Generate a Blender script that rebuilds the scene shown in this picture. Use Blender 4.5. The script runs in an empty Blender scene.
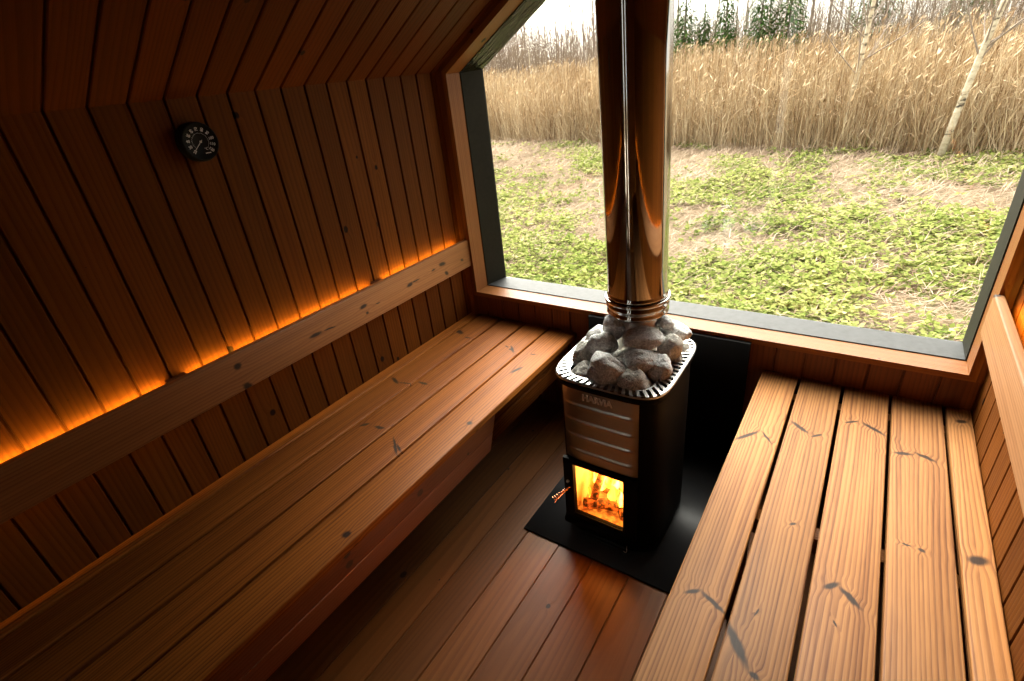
import bpy, bmesh, math, random
import numpy as np
from mathutils import Vector, Matrix, noise
random.seed(7)
rng = np.random.default_rng(11)
SC = bpy.context.scene
COL = SC.collection
PI = math.pi

# ---------------------------------------------------------------- camera
cam_d = bpy.data.cameras.new('camera')
cam = bpy.data.objects.new('camera', cam_d)
COL.objects.link(cam)
cam_d.sensor_width = 36.0
cam_d.sensor_fit = 'HORIZONTAL'
cam_d.lens = 510.694 / 1024 * 36.0
cam_d.clip_start = 0.02
cam_d.clip_end = 500
_a, _b, _c = (math.radians(v) for v in (36.6558, -27.7298, -6.5434))
_f = Vector((-math.sin(_a) * math.cos(_b), math.cos(_a) * math.cos(_b), math.sin(_b)))
_r = Vector((math.cos(_a), math.sin(_a), 0))
_u = _r.cross(_f)
_r2 = math.cos(_c) * _r + math.sin(_c) * _u
_u2 = -math.sin(_c) * _r + math.cos(_c) * _u
cam.matrix_world = Matrix(((_r2.x, _u2.x, -_f.x, 0.689), (_r2.y, _u2.y, -_f.y, -1.916), (_r2.z, _u2.z, -_f.z, 1.5806), (0, 0, 0, 1)))
SC.camera = cam

# ---------------------------------------------------------------- view and sky
SC.view_settings.view_transform = 'Standard'
SC.view_settings.look = 'None'
SC.view_settings.gamma = 1.0
SC.view_settings.use_curve_mapping = False
SC.view_settings.exposure = 0.35
SC.cycles.use_denoising = True
SC.cycles.max_bounces = 14
SC.cycles.diffuse_bounces = 5
SC.cycles.glossy_bounces = 6
SC.cycles.transparent_max_bounces = 24
SC.cycles.caustics_reflective = False
SC.cycles.caustics_refractive = False

SKY_LOW, SKY_HIGH, GLOW = 1.5, 3.6, 32.0
world = bpy.data.worlds.new('overcast_sky')
SC.world = world
world.use_nodes = True
wt = world.node_tree
wt.nodes.clear()
_o = wt.nodes.new('ShaderNodeOutputWorld')
_bg = wt.nodes.new('ShaderNodeBackground')
_tc = wt.nodes.new('ShaderNodeTexCoord')
_sp = wt.nodes.new('ShaderNodeSeparateXYZ')
_mr = wt.nodes.new('ShaderNodeMapRange')
_mr.inputs['From Min'].default_value = 0.05
_mr.inputs['From Max'].default_value = 0.75
_mr.inputs['To Min'].default_value = SKY_LOW
_mr.inputs['To Max'].default_value = SKY_HIGH
_bg.inputs['Color'].default_value = (1.0, 0.945, 0.86, 1)
wt.links.new(_tc.outputs['Generated'], _sp.inputs[0])
wt.links.new(_sp.outputs['Z'], _mr.inputs['Value'])
# the thinner, brighter part of the cloud cover where the sun stands
_dot = wt.nodes.new('ShaderNodeVectorMath'); _dot.operation = 'DOT_PRODUCT'
_dot.inputs[1].default_value = Vector((-0.44, 0.66, 0.60)).normalized()
_cl = wt.nodes.new('ShaderNodeMath'); _cl.operation = 'MAXIMUM'; _cl.inputs[1].default_value = 0.0
_pw = wt.nodes.new('ShaderNodeMath'); _pw.operation = 'POWER'; _pw.inputs[1].default_value = 9.0
_ad = wt.nodes.new('ShaderNodeMath'); _ad.operation = 'MULTIPLY_ADD'; _ad.inputs[1].default_value = GLOW
wt.links.new(_tc.outputs['Generated'], _dot.inputs[0])
wt.links.new(_dot.outputs['Value'], _cl.inputs[0])
wt.links.new(_cl.outputs[0], _pw.inputs[0])
wt.links.new(_pw.outputs[0], _ad.inputs[0])
wt.links.new(_mr.outputs[0], _ad.inputs[2])
wt.links.new(_ad.outputs[0], _bg.inputs['Strength'])
wt.links.new(_bg.outputs[0], _o.inputs['Surface'])

# ---------------------------------------------------------------- room measures (metres)
XL, XR = -0.988, 1.096
YR = -3.0
ZC, TH = 1.606, math.radians(31.24)
TT = math.tan(TH)
XM = (XL + XR) / 2
ZTOP = ZC + (XM - XL) * TT
LED = 52.0
FIRE = 11.0


def ceil_z(x):
    return ZC + (min(x - XL, XR - x)) * TT


# ---------------------------------------------------------------- mesh helpers
class MB:
    """collects faces with UVs (metres) and a tone per face"""
    def __init__(s):
        s.v = []; s.f = []; s.uv = []; s.t = []; s.sm = []

    def face(s, pts, uv=None, tone=0.5, smooth=False):
        i = len(s.v)
        s.v.extend([tuple(p) for p in pts])
        s.f.append(list(range(i, i + len(pts))))
        s.uv.append(uv if uv else [(0, 0)] * len(pts))
        s.t.append(tone); s.sm.append(smooth)

    def shared(s, verts, faces, tone=0.5, smooth=True, uvf=None):
        i = len(s.v)
        s.v.extend([tuple(p) for p in verts])
        for f in faces:
            s.f.append([i + k for k in f])
            s.uv.append([uvf(verts[k]) if uvf else (0, 0) for k in f])
            s.t.append(tone); s.sm.append(smooth)

    def build(s, name, mat, parent=None, weld=0.0):
        me = bpy.data.meshes.new(name)
        me.from_pydata(s.v, [], s.f)
        uvl = me.uv_layers.new(name='UVMap')
        flat = [c for f in s.uv for p in f for c in p]
        uvl.data.foreach_set('uv', flat)
        at = me.attributes.new('tone', 'FLOAT', 'FACE')
        at.data.foreach_set('value', s.t)
        me.polygons.foreach_set('use_smooth', s.sm)
        if weld:
            bm = bmesh.new(); bm.from_mesh(me)
            bmesh.ops.remove_doubles(bm, verts=bm.verts, dist=weld)
            bmesh.ops.recalc_face_normals(bm, faces=bm.faces)
            bm.to_mesh(me); bm.free()
        me.update()
        return link(name, me, mat, parent)


def link(name, me, mat, parent=None):
    o = bpy.data.objects.new(name, me)
    COL.objects.link(o)
    if mat: me.materials.append(mat)
    if parent: o.parent = parent
    return o


def empty(name, loc=(0, 0, 0)):
    o = bpy.data.objects.new(name, None)
    o.empty_display_size = 0.05
    COL.objects.link(o)
    o.location = loc
    return o


def tag(o, label=None, cat=None, group=None, kind=None):
    if label: o['label'] = label
    if cat: o['category'] = cat
    if group: o['group'] = group
    if kind: o['kind'] = kind
    return o


def adopt(child, parent):
    """parent without moving (parent is unrotated)"""
    child.parent = parent
    child.matrix_parent_inverse = Matrix.Translation(parent.location).inverted()
    return child


def box(mb, x0, x1, y0, y1, z0, z1, grain='y', tone=0.5, r=0.0, off=None, taper=None):
    """a board with its grain along one axis, long edges rounded by r; taper moves the far ends"""
    ou, ov = off if off is not None else (random.uniform(0, 40), random.uniform(0, 40))
    ax = 'xyz'.index(grain)
    lo = [x0, y0, z0]; hi = [x1, y1, z1]
    oth = [i for i in range(3) if i != ax]
    A, B = oth
    if grain == 'y': A, B = 0, 2
    p0, p1, q0, q1 = lo[A], hi[A], lo[B], hi[B]
    prof = []
    n = 4 if r > 0 else 0
    for (cx, cy, a0) in ((p1 - r, q1 - r, 0), (p0 + r, q1 - r, PI / 2), (p0 + r, q0 + r, PI), (p1 - r, q0 + r, 1.5 * PI)):
        for k in range(n + 1):
            a = a0 + (PI / 2) * (k / n if n else 0)
            prof.append((cx + r * math.cos(a), cy + r * math.sin(a)))
    def pt(p, u):
        w = [0, 0, 0]; w[A], w[B], w[ax] = p[0], p[1], u
        return w
    m = len(prof)
    def vv(p): return ov + p[0] + (p[1] - q1) * 0.9
    u0, u1 = lo[ax], hi[ax]
    e0 = e1 = None
    for i in range(m):
        a, b = prof[i], prof[(i + 1) % m]
        def s0(p): return u0 + (taper[0](p) if taper else 0)
        def s1(p): return u1 + (taper[1](p) if taper else 0)
        mb.face([pt(a, s0(a)), pt(b, s0(b)), pt(b, s1(b)), pt(a, s1(a))],
                [(ou + s0(a), vv(a)), (ou + s0(b), vv(b)), (ou + s1(b), vv(b)), (ou + s1(a), vv(a))], tone, r > 0)
    for sfun in ((lambda p: u0 + (taper[0](p) if taper else 0)), (lambda p: u1 + (taper[1](p) if taper else 0))):
        mb.face([pt(p, sfun(p)) for p in prof], [(ou + 3 + p[1] * 0.3, vv(p)) for p in prof], tone * 0.8)


def plank(name, mat, parent, x0, x1, y0, y1, z0, z1, grain='y', r=0.006, tone=0.5, off=None, taper=None):
    mb = MB()
    box(mb, x0, x1, y0, y1, z0, z1, grain, tone, r, off, taper)
    return mb.build(name, mat, parent, weld=1e-5)


def panel(mb, O, S, T, N, gaps, t0, t1, depth=0.009, gw=0.007, back=0.03, tones=None):
    """boards between the gap positions along S, running along T, facing N; t0/t1 may be functions of s"""
    O, S, T, N = Vector(O), Vector(S), Vector(T), Vector(N)
    f0 = t0 if callable(t0) else (lambda s: t0)
    f1 = t1 if callable(t1) else (lambda s: t1)
    P = lambda s, t, d: O + S * s + T * t + N * d
    c = 0.0022
    for i in range(len(gaps) - 1):
        a, b = gaps[i], gaps[i + 1]
        ou, ov = random.uniform(0, 60), random.uniform(0, 60)
        tn = random.uniform(0.18, 0.85)
        prof = [(a, -depth), (a + gw / 2, -depth), (a + gw / 2, -c), (a + gw / 2 + c, 0), (b - gw / 2 - c, 0), (b - gw / 2, -c), (b - gw / 2, -depth), (b, -depth)]
        for (s, d), (s2, d2) in zip(prof[:-1], prof[1:]):
            q = [P(s, f0(s), d), P(s2, f0(s2), d2), P(s2, f1(s2), d2), P(s, f1(s), d)]
            uv = [(ou + f0(s), ov + s - a + d), (ou + f0(s2), ov + s2 - a + d2), (ou + f1(s2), ov + s2 - a + d2), (ou + f1(s), ov + s - a + d)]
            mb.face(q, uv, tn if d == 0 and d2 == 0 else tn * 0.6)
        q = [P(s, f(s), -back) for s, f in ((a, f0), (b, f0), (b, f1), (a, f1))]
        mb.face(q[::-1], None, tn)
        for f in (f0, f1):
            mb.face([P(a, f(a), -depth), P(b, f(b), -depth), P(b, f(b), -back), P(a, f(a), -back)], None, tn)
    for s in (gaps[0], gaps[-1]):
        mb.face([P(s, f0(s), -depth), P(s, f1(s), -depth), P(s, f1(s), -back), P(s, f0(s), -back)])


def prism(mb, poly, y0, y1, tone=0.5, uvg=None):
    """polygon in (x, z) extruded along y"""
    ou, ov = random.uniform(0, 40), random.uniform(0, 40)
    d = Vector(uvg if uvg else (1, 0)).normalized()
    uv = lambda p, y: (ou + p[0] * d.x + p[1] * d.y, ov - p[0] * d.y + p[1] * d.x + y)
    n = len(poly)
    mb.face([(p[0], y0, p[1]) for p in poly], [uv(p, y0) for p in poly], tone)
    mb.face([(p[0], y1, p[1]) for p in poly[::-1]], [uv(p, y1) for p in poly[::-1]], tone)
    for i in range(n):
        a, b = poly[i], poly[(i + 1) % n]
        mb.face([(a[0], y0, a[1]), (a[0], y1, a[1]), (b[0], y1, b[1]), (b[0], y0, b[1])],
                [uv(a, y0), uv(a, y1), uv(b, y1), uv(b, y0)], tone)


def tube(mb, pts, rad, n=10, tone=0.5, cap=True):
    pts = [Vector(p) for p in pts]
    rads = rad if isinstance(rad, (list, tuple)) else [rad] * len(pts)
    vs, fs = [], []
    prev = None
    for i, p in enumerate(pts):
        d = (pts[min(i + 1, len(pts) - 1)] - pts[max(i - 1, 0)]).normalized()
        if prev is None:
            up = Vector((0, 0, 1)) if abs(d.z) < 0.9 else Vector((1, 0, 0))
            e1 = d.cross(up).normalized()
        else:
            e1 = (prev - d * prev.dot(d)).normalized()
        prev = e1
        e2 = d.cross(e1)
        for k in range(n):
            a = 2 * PI * k / n
            vs.append(p + (e1 * math.cos(a) + e2 * math.sin(a)) * rads[i])
    for i in range(len(pts) - 1):
        for k in range(n):
            fs.append((i * n + k, i * n + (k + 1) % n, (i + 1) * n + (k + 1) % n, (i + 1) * n + k))
    if cap:
        fs.append(tuple(range(n - 1, -1, -1)))
        fs.append(tuple(range((len(pts) - 1) * n, len(pts) * n)))
    mb.shared(vs, fs, tone, True)


def lathe(mb, prof, c, n=64, axis=Vector((0, 0, 1)), tone=0.5, cap=False):
    """profile (radius, height) turned around an axis through c"""
    axis = Vector(axis).normalized()
    e1 = axis.cross(Vector((0, 1, 0)) if abs(axis.y) < 0.9 else Vector((1, 0, 0))).normalized()
    e2 = axis.cross(e1)
    c = Vector(c)
    vs = []; fs = []
    for r, h in prof:
        for k in range(n):
            a = 2 * PI * k / n
            vs.append(c + axis * h + (e1 * math.cos(a) + e2 * math.sin(a)) * r)
    for i in range(len(prof) - 1):
        for k in range(n):
            fs.append((i * n + k, i * n + (k + 1) % n, (i + 1) * n + (k + 1) % n, (i + 1) * n + k))
    if cap:
        fs.append(tuple(range(n - 1, -1, -1)))
        fs.append(tuple(range((len(prof) - 1) * n, len(prof) * n)))
    mb.shared(vs, fs, tone, True)


def text_mesh(txt, size, extrude, bold=0.0):
    cu = bpy.data.curves.new('lettering', 'FONT')
    cu.body = txt; cu.size = size; cu.extrude = extrude; cu.offset = bold
    cu.align_x = 'CENTER'; cu.align_y = 'CENTER'
    o = bpy.data.objects.new('lettering', cu)
    COL.objects.link(o)
    bpy.context.view_layer.update()
    me = bpy.data.meshes.new_from_object(o.evaluated_get(bpy.context.evaluated_depsgraph_get()))
    bpy.data.objects.remove(o)
    bpy.data.curves.remove(cu)
    return me


# ---------------------------------------------------------------- materials
class NT:
    def __init__(s, name):
        s.m = bpy.data.materials.new(name)
        s.m.use_nodes = True
        s.t = s.m.node_tree
        s.t.nodes.clear()
        s.out = s.n('ShaderNodeOutputMaterial')

    def n(s, kind, **kw):
        nd = s.t.nodes.new(kind)
        for k, v in kw.items(): setattr(nd, k, v)
        return nd

    def set(s, sock, v):
        if hasattr(v, 'is_output'): s.t.links.new(v, sock)
        elif isinstance(v, (tuple, list)):
            sock.default_value = tuple(v) + ((1,) if len(v) == 3 and len(sock.default_value) == 4 else ())
        else: sock.default_value = v

    def math(s, op, a, b=0.0, c=None, clamp=False):
        nd = s.n('ShaderNodeMath', operation=op, use_clamp=clamp)
        s.set(nd.inputs[0], a); s.set(nd.inputs[1], b)
        if c is not None: s.set(nd.inputs[2], c)
        return nd.outputs[0]

    def comb(s, x, y, z=0.0):
        nd = s.n('ShaderNodeCombineXYZ')
        for i, v in enumerate((x, y, z)): s.set(nd.inputs[i], v)
        return nd.outputs[0]

    def noise(s, vec, scale=1.0, detail=2.0, rough=0.5, dist=0.0):
        nd = s.n('ShaderNodeTexNoise')
        if vec is not None: s.set(nd.inputs['Vector'], vec)
        s.set(nd.inputs['Scale'], scale); s.set(nd.inputs['Detail'], detail)
        s.set(nd.inputs['Roughness'], rough); s.set(nd.inputs['Distortion'], dist)
        return nd.outputs['Fac']

    def ramp(s, fac, stops, interp='LINEAR'):
        nd = s.n('ShaderNodeValToRGB')
        nd.color_ramp.interpolation = interp
        el = nd.color_ramp.elements
        while len(el) < len(stops): el.new(0.5)
        for e, (p, c) in zip(el, stops):
            e.position = p; e.color = tuple(c) + (1,)
        s.set(nd.inputs[0], fac)
        return nd.outputs[0]

    def mix(s, f, a, b, blend='MIX'):
        nd = s.n('ShaderNodeMix', data_type='RGBA', blend_type=blend)
        s.set(nd.inputs[0], f); s.set(nd.inputs[6], a); s.set(nd.inputs[7], b)
        return nd.outputs[2]

    def smooth(s, v, a, b, to0=0.0, to1=1.0):
        nd = s.n('ShaderNodeMapRange', interpolation_type='SMOOTHSTEP')
        for k, x in zip(('Value', 'From Min', 'From Max', 'To Min', 'To Max'), (v, a, b, to0, to1)): s.set(nd.inputs[k], x)
        return nd.outputs[0]

    def attr(s, name='tone'):
        return s.n('ShaderNodeAttribute', attribute_name=name).outputs['Fac']

    def bsdf(s, col, rough=0.5, metal=0.0, bump=None, bstr=0.2, bdist=0.002, spec=0.5, **kw):
        nd = s.n('ShaderNodeBsdfPrincipled')
        s.set(nd.inputs['Base Color'], col); s.set(nd.inputs['Roughness'], rough); s.set(nd.inputs['Metallic'], metal)
        s.set(nd.inputs['Specular IOR Level'], spec)
        for k, v in kw.items(): s.set(nd.inputs[k], v)
        if bump is not None:
            b = s.n('ShaderNodeBump')
            s.set(b.inputs['Height'], bump); s.set(b.inputs['Strength'], bstr); s.set(b.inputs['Distance'], bdist)
            s.t.links.new(b.outputs[0], nd.inputs['Normal'])
        s.t.links.new(nd.outputs[0], s.out.inputs['Surface'])
        return nd


def wood(name, light, dark, knots=None, auto=0.5, rough=0.42, ringf=90.0, tone_amt=0.5, kcol=(0.012, 0.006, 0.004), spec=0.35, contrast=1.0):
    """sawn pine: growth rings stretched along u, fibres, knots that bend the grain"""
    s = NT(name)
    uvn = s.n('ShaderNodeTexCoord').outputs['UV']
    sp = s.n('ShaderNodeSeparateXYZ'); s.set(sp.inputs[0], uvn)
    u, v = sp.outputs[0], sp.outputs[1]
    tone = s.attr()
    jig = s.noise(s.comb(s.math('MULTIPLY', u, 30), s.math('MULTIPLY', v, 60)), 1.0, 3)
    masks = []
    if auto > 0:
        # one possible knot per cell of 0.32 x 0.11 m
        cu, cv = 0.30, 0.085
        vo = s.n('ShaderNodeTexVoronoi', voronoi_dimensions='2D')
        s.set(vo.inputs['Vector'], s.comb(s.math('DIVIDE', u, cu), s.math('DIVIDE', v, cv)))
        s.set(vo.inputs['Scale'], 1.0)
        pv = s.n('ShaderNodeSeparateXYZ'); s.set(pv.inputs[0], vo.outputs['Position'])
        cc = s.n('ShaderNodeSeparateColor'); s.set(cc.inputs[0], vo.outputs['Color'])
        du = s.math('SUBTRACT', u, s.math('MULTIPLY', pv.outputs[0], cu))
        dv = s.math('SUBTRACT', v, s.math('MULTIPLY', pv.outputs[1], cv))
        dd = s.math('SQRT', s.math('ADD', s.math('POWER', s.math('MULTIPLY', du, 0.75), 2), s.math('POWER', dv, 2)))
        rad = s.math('MULTIPLY', s.math('SUBTRACT', cc.outputs[0], 1.0 - auto), 0.014 / max(auto, 0.01))
        rad = s.math('MAXIMUM', rad, 0.0001)
        q = s.math('DIVIDE', s.math('ADD', dd, s.math('MULTIPLY', s.math('SUBTRACT', jig, 0.5), 0.007)), rad)
        masks.append(s.smooth(q, 1.05, 0.6))
        bend = s.math('MULTIPLY', s.smooth(q, 3.2, 0.3), s.math('MULTIPLY', s.math('SIGN', dv), 0.012))
        v = s.math('ADD', v, bend)
    if knots:
        wob = s.comb(s.math('ADD', u, s.math('MULTIPLY', s.math('SUBTRACT', jig, 0.5), 0.010)),
                     s.math('ADD', v, s.math('MULTIPLY', s.math('SUBTRACT', jig, 0.5), 0.006)))
        tot = 0.0
        for (ku, kv, ang, a, b) in knots:
            mp = s.n('ShaderNodeMapping', vector_type='TEXTURE')
            s.set(mp.inputs['Vector'], wob)
            mp.inputs['Location'].default_value = (ku, kv, 0)
            mp.inputs['Rotation'].default_value = (0, 0, ang)
            mp.inputs['Scale'].default_value = (a * 1.15, b * 1.5, 1)
            ln = s.n('ShaderNodeVectorMath', operation='LENGTH'); s.set(ln.inputs[0], mp.outputs[0])
            L = ln.outputs['Value']
            masks.append(s.smooth(L, 1.15, 0.45))
            g = s.smooth(L, 3.2, 0.4, 0.0, 0.006)
            side = s.math('SIGN', s.math('SUBTRACT', sp.outputs[1], kv))
            tot = s.math('ADD', s.math('MULTIPLY', g, side), tot)
        v = s.math('ADD', v, tot)
    mask = masks[0] if masks else 0.0
    for m in masks[1:]: mask = s.math('MAXIMUM', mask, m)
    # growth rings: wide cathedral figure drifting along the board
    drift = s.noise(s.comb(s.math('MULTIPLY', u, 0.55), s.math('MULTIPLY', v, 7)), 1.0, 1, 0.4)
    drift2 = s.noise(s.comb(s.math('MULTIPLY', u, 4), s.math('MULTIPLY', v, 30)), 1.0, 2)
    ph = s.math('ADD', s.math('MULTIPLY', v, ringf), s.math('ADD', s.math('MULTIPLY', drift, 7.0), s.math('MULTIPLY', drift2, 0.3)))
    fr = s.math('FRACT', ph)
    ring = s.math('MULTIPLY', s.smooth(fr, 0.25, 0.92), s.smooth(fr, 1.0, 0.93))
    fib = s.noise(s.comb(s.math('MULTIPLY', u, 14), s.math('MULTIPLY', v, 700)), 1.0, 3, 0.6)
    blot = s.noise(s.comb(s.math('MULTIPLY', u, 2.2), s.math('MULTIPLY', v, 8)), 1.0, 3)
    k = s.math('MULTIPLY_ADD', ring, 0.5 * contrast, s.math('MULTIPLY', s.math('SUBTRACT', fib, 0.35), 0.7 * contrast))
    streak = s.noise(s.comb(s.math('MULTIPLY', u, 0.8), s.math('MULTIPLY', v, 55)), 1.0, 3, 0.6)
    k = s.math('ADD', k, s.math('MULTIPLY', s.math('SUBTRACT', streak, 0.5), 1.5 * contrast))
    k = s.math('ADD', k, s.math('MULTIPLY', s.math('SUBTRACT', blot, 0.5), 0.6), clamp=True)
    col = s.mix(k, light, dark)
    val = s.math('MULTIPLY_ADD', tone, tone_amt, 1.0 - tone_amt * 0.5)
    hs = s.n('ShaderNodeHueSaturation')
    s.set(hs.inputs['Color'], col); s.set(hs.inputs['Value'], val)
    s.set(hs.inputs['Hue'], s.math('MULTIPLY_ADD', s.noise(s.comb(s.math('FLOOR', s.math('MULTIPLY', tone, 97)), 3.1), 1.0, 0), 0.02, 0.49))
    col = s.mix(s.math('MULTIPLY', mask, 0.95), hs.outputs[0], kcol)
    h = s.math('ADD', s.math('MULTIPLY', ring, -0.6), s.math('MULTIPLY', fib, 0.4))
    s.bsdf(col, s.math('MULTIPLY_ADD', fib, 0.18, rough - 0.06), 0, h, 0.35, 0.0012, spec)
    return s.m


def plain(name, col, rough=0.5, metal=0.0, nscale=0, namt=0.0, bstr=0.1, spec=0.5, **kw):
    s = NT(name)
    if nscale:
        co = s.n('ShaderNodeTexCoord').outputs['Object']
        f = s.noise(co, nscale, 4, 0.6)
        dk = tuple(c * (1 - namt) for c in col)
        lt = tuple(min(1, c * (1 + namt)) for c in col)
        s.bsdf(s.mix(f, dk, lt), rough, metal, f, bstr, 0.001, spec, **kw)
    else:
        s.bsdf(col, rough, metal, spec=spec, **kw)
    return s.m


M = {}
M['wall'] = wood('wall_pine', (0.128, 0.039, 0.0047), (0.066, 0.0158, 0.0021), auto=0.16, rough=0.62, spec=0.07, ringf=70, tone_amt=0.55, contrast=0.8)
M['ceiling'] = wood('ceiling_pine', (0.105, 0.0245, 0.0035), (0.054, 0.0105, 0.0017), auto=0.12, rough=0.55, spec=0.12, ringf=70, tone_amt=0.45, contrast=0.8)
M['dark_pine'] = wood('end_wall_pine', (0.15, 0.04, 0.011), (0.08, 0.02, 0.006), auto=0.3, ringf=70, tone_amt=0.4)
M['floor'] = wood('floor_pine', (0.140, 0.050, 0.0125), (0.072, 0.0225, 0.0055), auto=0.2, ringf=32, tone_amt=0.7, rough=0.42, spec=0.2, contrast=0.75)
M['reveal'] = wood('reveal_pine', (0.25, 0.098, 0.031), (0.17, 0.058, 0.016), auto=0.12, spec=0.15, ringf=80, tone_amt=0.3)
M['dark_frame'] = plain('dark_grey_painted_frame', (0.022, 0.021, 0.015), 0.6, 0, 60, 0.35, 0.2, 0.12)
M['sill_frame'] = plain('skylit_grey_sill', (0.062, 0.064, 0.066), 0.6, 0, 40, 0.4, 0.3, 0.2)  # lighter than the jambs: the sky light on the sill is put into its grey
M['black_powder'] = plain('black_powder_coat', (0.004, 0.0035, 0.003), 0.55, 0, 500, 0.2, 0.05, 0.07)
M['black_plate'] = plain('black_hearth_steel', (0.020, 0.020, 0.021), 0.38, 0, 9, 0.3, 0.01, 0.25)
M['chrome'] = plain('polished_steel', (0.47, 0.455, 0.44), 0.07, 1.0)
M['collar'] = plain('dull_steel', (0.72, 0.69, 0.63), 0.38, 1.0, 30, 0.25)
M['rim'] = plain('satin_rim_steel', (0.40, 0.395, 0.385), 0.32, 1.0)
M['logo'] = plain('raised_logo_metal', (0.92, 0.90, 0.86), 0.45, 0.15)
M['gauge_black'] = plain('gauge_black', (0.006, 0.006, 0.006), 0.6, spec=0.12)
M['gauge_white'] = plain('gauge_white', (0.62, 0.62, 0.62), 0.5)
M['copper'] = plain('copper_wire', (0.80, 0.42, 0.26), 0.25, 1.0)
M['firebrick'] = plain('firebrick', (0.62, 0.46, 0.28), 0.9, 0, 40, 0.3)


s = NT('wrinkled_membrane')
_co = s.n('ShaderNodeTexCoord').outputs['UV']
_sp = s.n('ShaderNodeSeparateXYZ'); s.set(_sp.inputs[0], _co)
_f = s.noise(s.comb(s.math('MULTIPLY', _sp.outputs[0], 5), s.math('MULTIPLY', _sp.outputs[1], 26)), 1.0, 3, 0.6, 1.2)
s.bsdf((0.009, 0.010, 0.006), 0.25, 0, _f, 1.0, 0.02, 0.22)
M['membrane'] = s.m


def brushed():
    s = NT('brushed_steel')
    co = s.n('ShaderNodeTexCoord').outputs['Object']
    sp = s.n('ShaderNodeSeparateXYZ'); s.set(sp.inputs[0], co)
    f = s.noise(s.comb(s.math('MULTIPLY', sp.outputs[0], 6), s.math('MULTIPLY', sp.outputs[1], 6), s.math('MULTIPLY', sp.outputs[2], 900)), 1.0, 2)
    s.bsdf(s.mix(f, (0.44, 0.42, 0.40), (0.58, 0.56, 0.54)), 0.30, 1.0, f, 0.25, 0.0003)
    return s.m


M['brushed'] = brushed()


def emit(name, col, strength, flame=False):
    s = NT(name)
    e = s.n('ShaderNodeEmission')
    s.set(e.inputs['Color'], col); s.set(e.inputs['Strength'], strength)
    if flame:
        co = s.n('ShaderNodeTexCoord').outputs['Object']
        sp = s.n('ShaderNodeSeparateXYZ'); s.set(sp.inputs[0], co)
        f = s.noise(s.comb(s.math('MULTIPLY', sp.outputs[0], 22), s.math('MULTIPLY', sp.outputs[1], 22), s.math('MULTIPLY', sp.outputs[2], 9)), 1.0, 3, 0.6, 0.6)
        s.set(e.inputs['Color'], s.ramp(f, [(0.25, (1.0, 0.16, 0.008)), (0.5, (1.0, 0.36, 0.03)), (0.72, (1.0, 0.62, 0.12))]))
        s.set(e.inputs['Strength'], s.smooth(f, 0.2, 0.75, strength * 0.25, strength))
        tr = s.n('ShaderNodeBsdfTransparent')
        mx = s.n('ShaderNodeMixShader')
        lw = s.n('ShaderNodeLayerWeight'); s.set(lw.inputs['Blend'], 0.35)
        s.set(mx.inputs[0], s.smooth(lw.outputs['Facing'], 0.25, 0.95))
        s.t.links.new(e.outputs[0], mx.inputs[1]); s.t.links.new(tr.outputs[0], mx.inputs[2])
        s.t.links.new(mx.outputs[0], s.out.inputs['Surface'])
    else:
        s.t.links.new(e.outputs[0], s.out.inputs['Surface'])
    return s.m


M['led'] = emit('warm_led', (1.0, 0.52, 0.055), LED)
M['flame'] = emit('flame', (1, 0.4, 0.05), FIRE, True)
M['ember'] = emit('ember', (1.0, 0.16, 0.01), 2.5)


def glass(name, tint=(0.97, 0.985, 0.97), rough=0.0):
    s = NT(name)
    tr = s.n('ShaderNodeBsdfTransparent'); s.set(tr.inputs[0], tint)
    gl = s.n('ShaderNodeBsdfGlossy'); s.set(gl.inputs['Roughness'], rough)
    lw = s.n('ShaderNodeLayerWeight'); s.set(lw.inputs['Blend'], 0.5)
    fr = s.math('MULTIPLY_ADD', s.math('POWER', lw.outputs['Facing'], 4.0), 0.8, 0.03)
    mx = s.n('ShaderNodeMixShader')
    s.t.links.new(fr, mx.inputs[0])
    s.t.links.new(tr.outputs[0], mx.inputs[1]); s.t.links.new(gl.outputs[0], mx.inputs[2])
    s.t.links.new(mx.outputs[0], s.out.inputs['Surface'])
    return s.m


M['glass'] = glass('window_glass')
M['stove_glass'] = glass('stove_glass', (0.95, 0.9, 0.82), 0.03)


def stone_mat(name, a, b, c):
    s = NT(name)
    co = s.n('ShaderNodeTexCoord').outputs['Object']
    f = s.noise(co, 26, 6, 0.72)
    g = s.noise(co, 150, 4, 0.7)
    vo = s.n('ShaderNodeTexVoronoi'); s.set(vo.inputs['Vector'], co); s.set(vo.inputs['Scale'], 120.0)
    pit = s.smooth(vo.outputs['Distance'], 0.08, 0.42)
    col = s.ramp(f, [(0.32, a), (0.5, b), (0.68, c)])
    col = s.mix(s.smooth(g, 0.42, 0.56), s.mix(0.38, col, (0.09, 0.085, 0.075)), col)
    h = s.math('ADD', s.math('MULTIPLY', pit, 0.5), s.math('ADD', s.math('MULTIPLY', f, 0.8), s.math('MULTIPLY', g, 0.6)))
    s.bsdf(col, 0.85, 0, h, 0.9, 0.004, 0.3)
    return s.m


M['stone'] = stone_mat('sauna_stone', (0.44, 0.44, 0.43), (0.74, 0.74, 0.72), (0.92, 0.92, 0.91))
M['stone_brown'] = stone_mat('sauna_stone_brown', (0.38, 0.36, 0.31), (0.66, 0.63, 0.57), (0.88, 0.86, 0.80))
M['stone_pale'] = stone_mat('sauna_stone_pale', (0.52, 0.52, 0.51), (0.80, 0.80, 0.79), (0.94, 0.94, 0.93))

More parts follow.
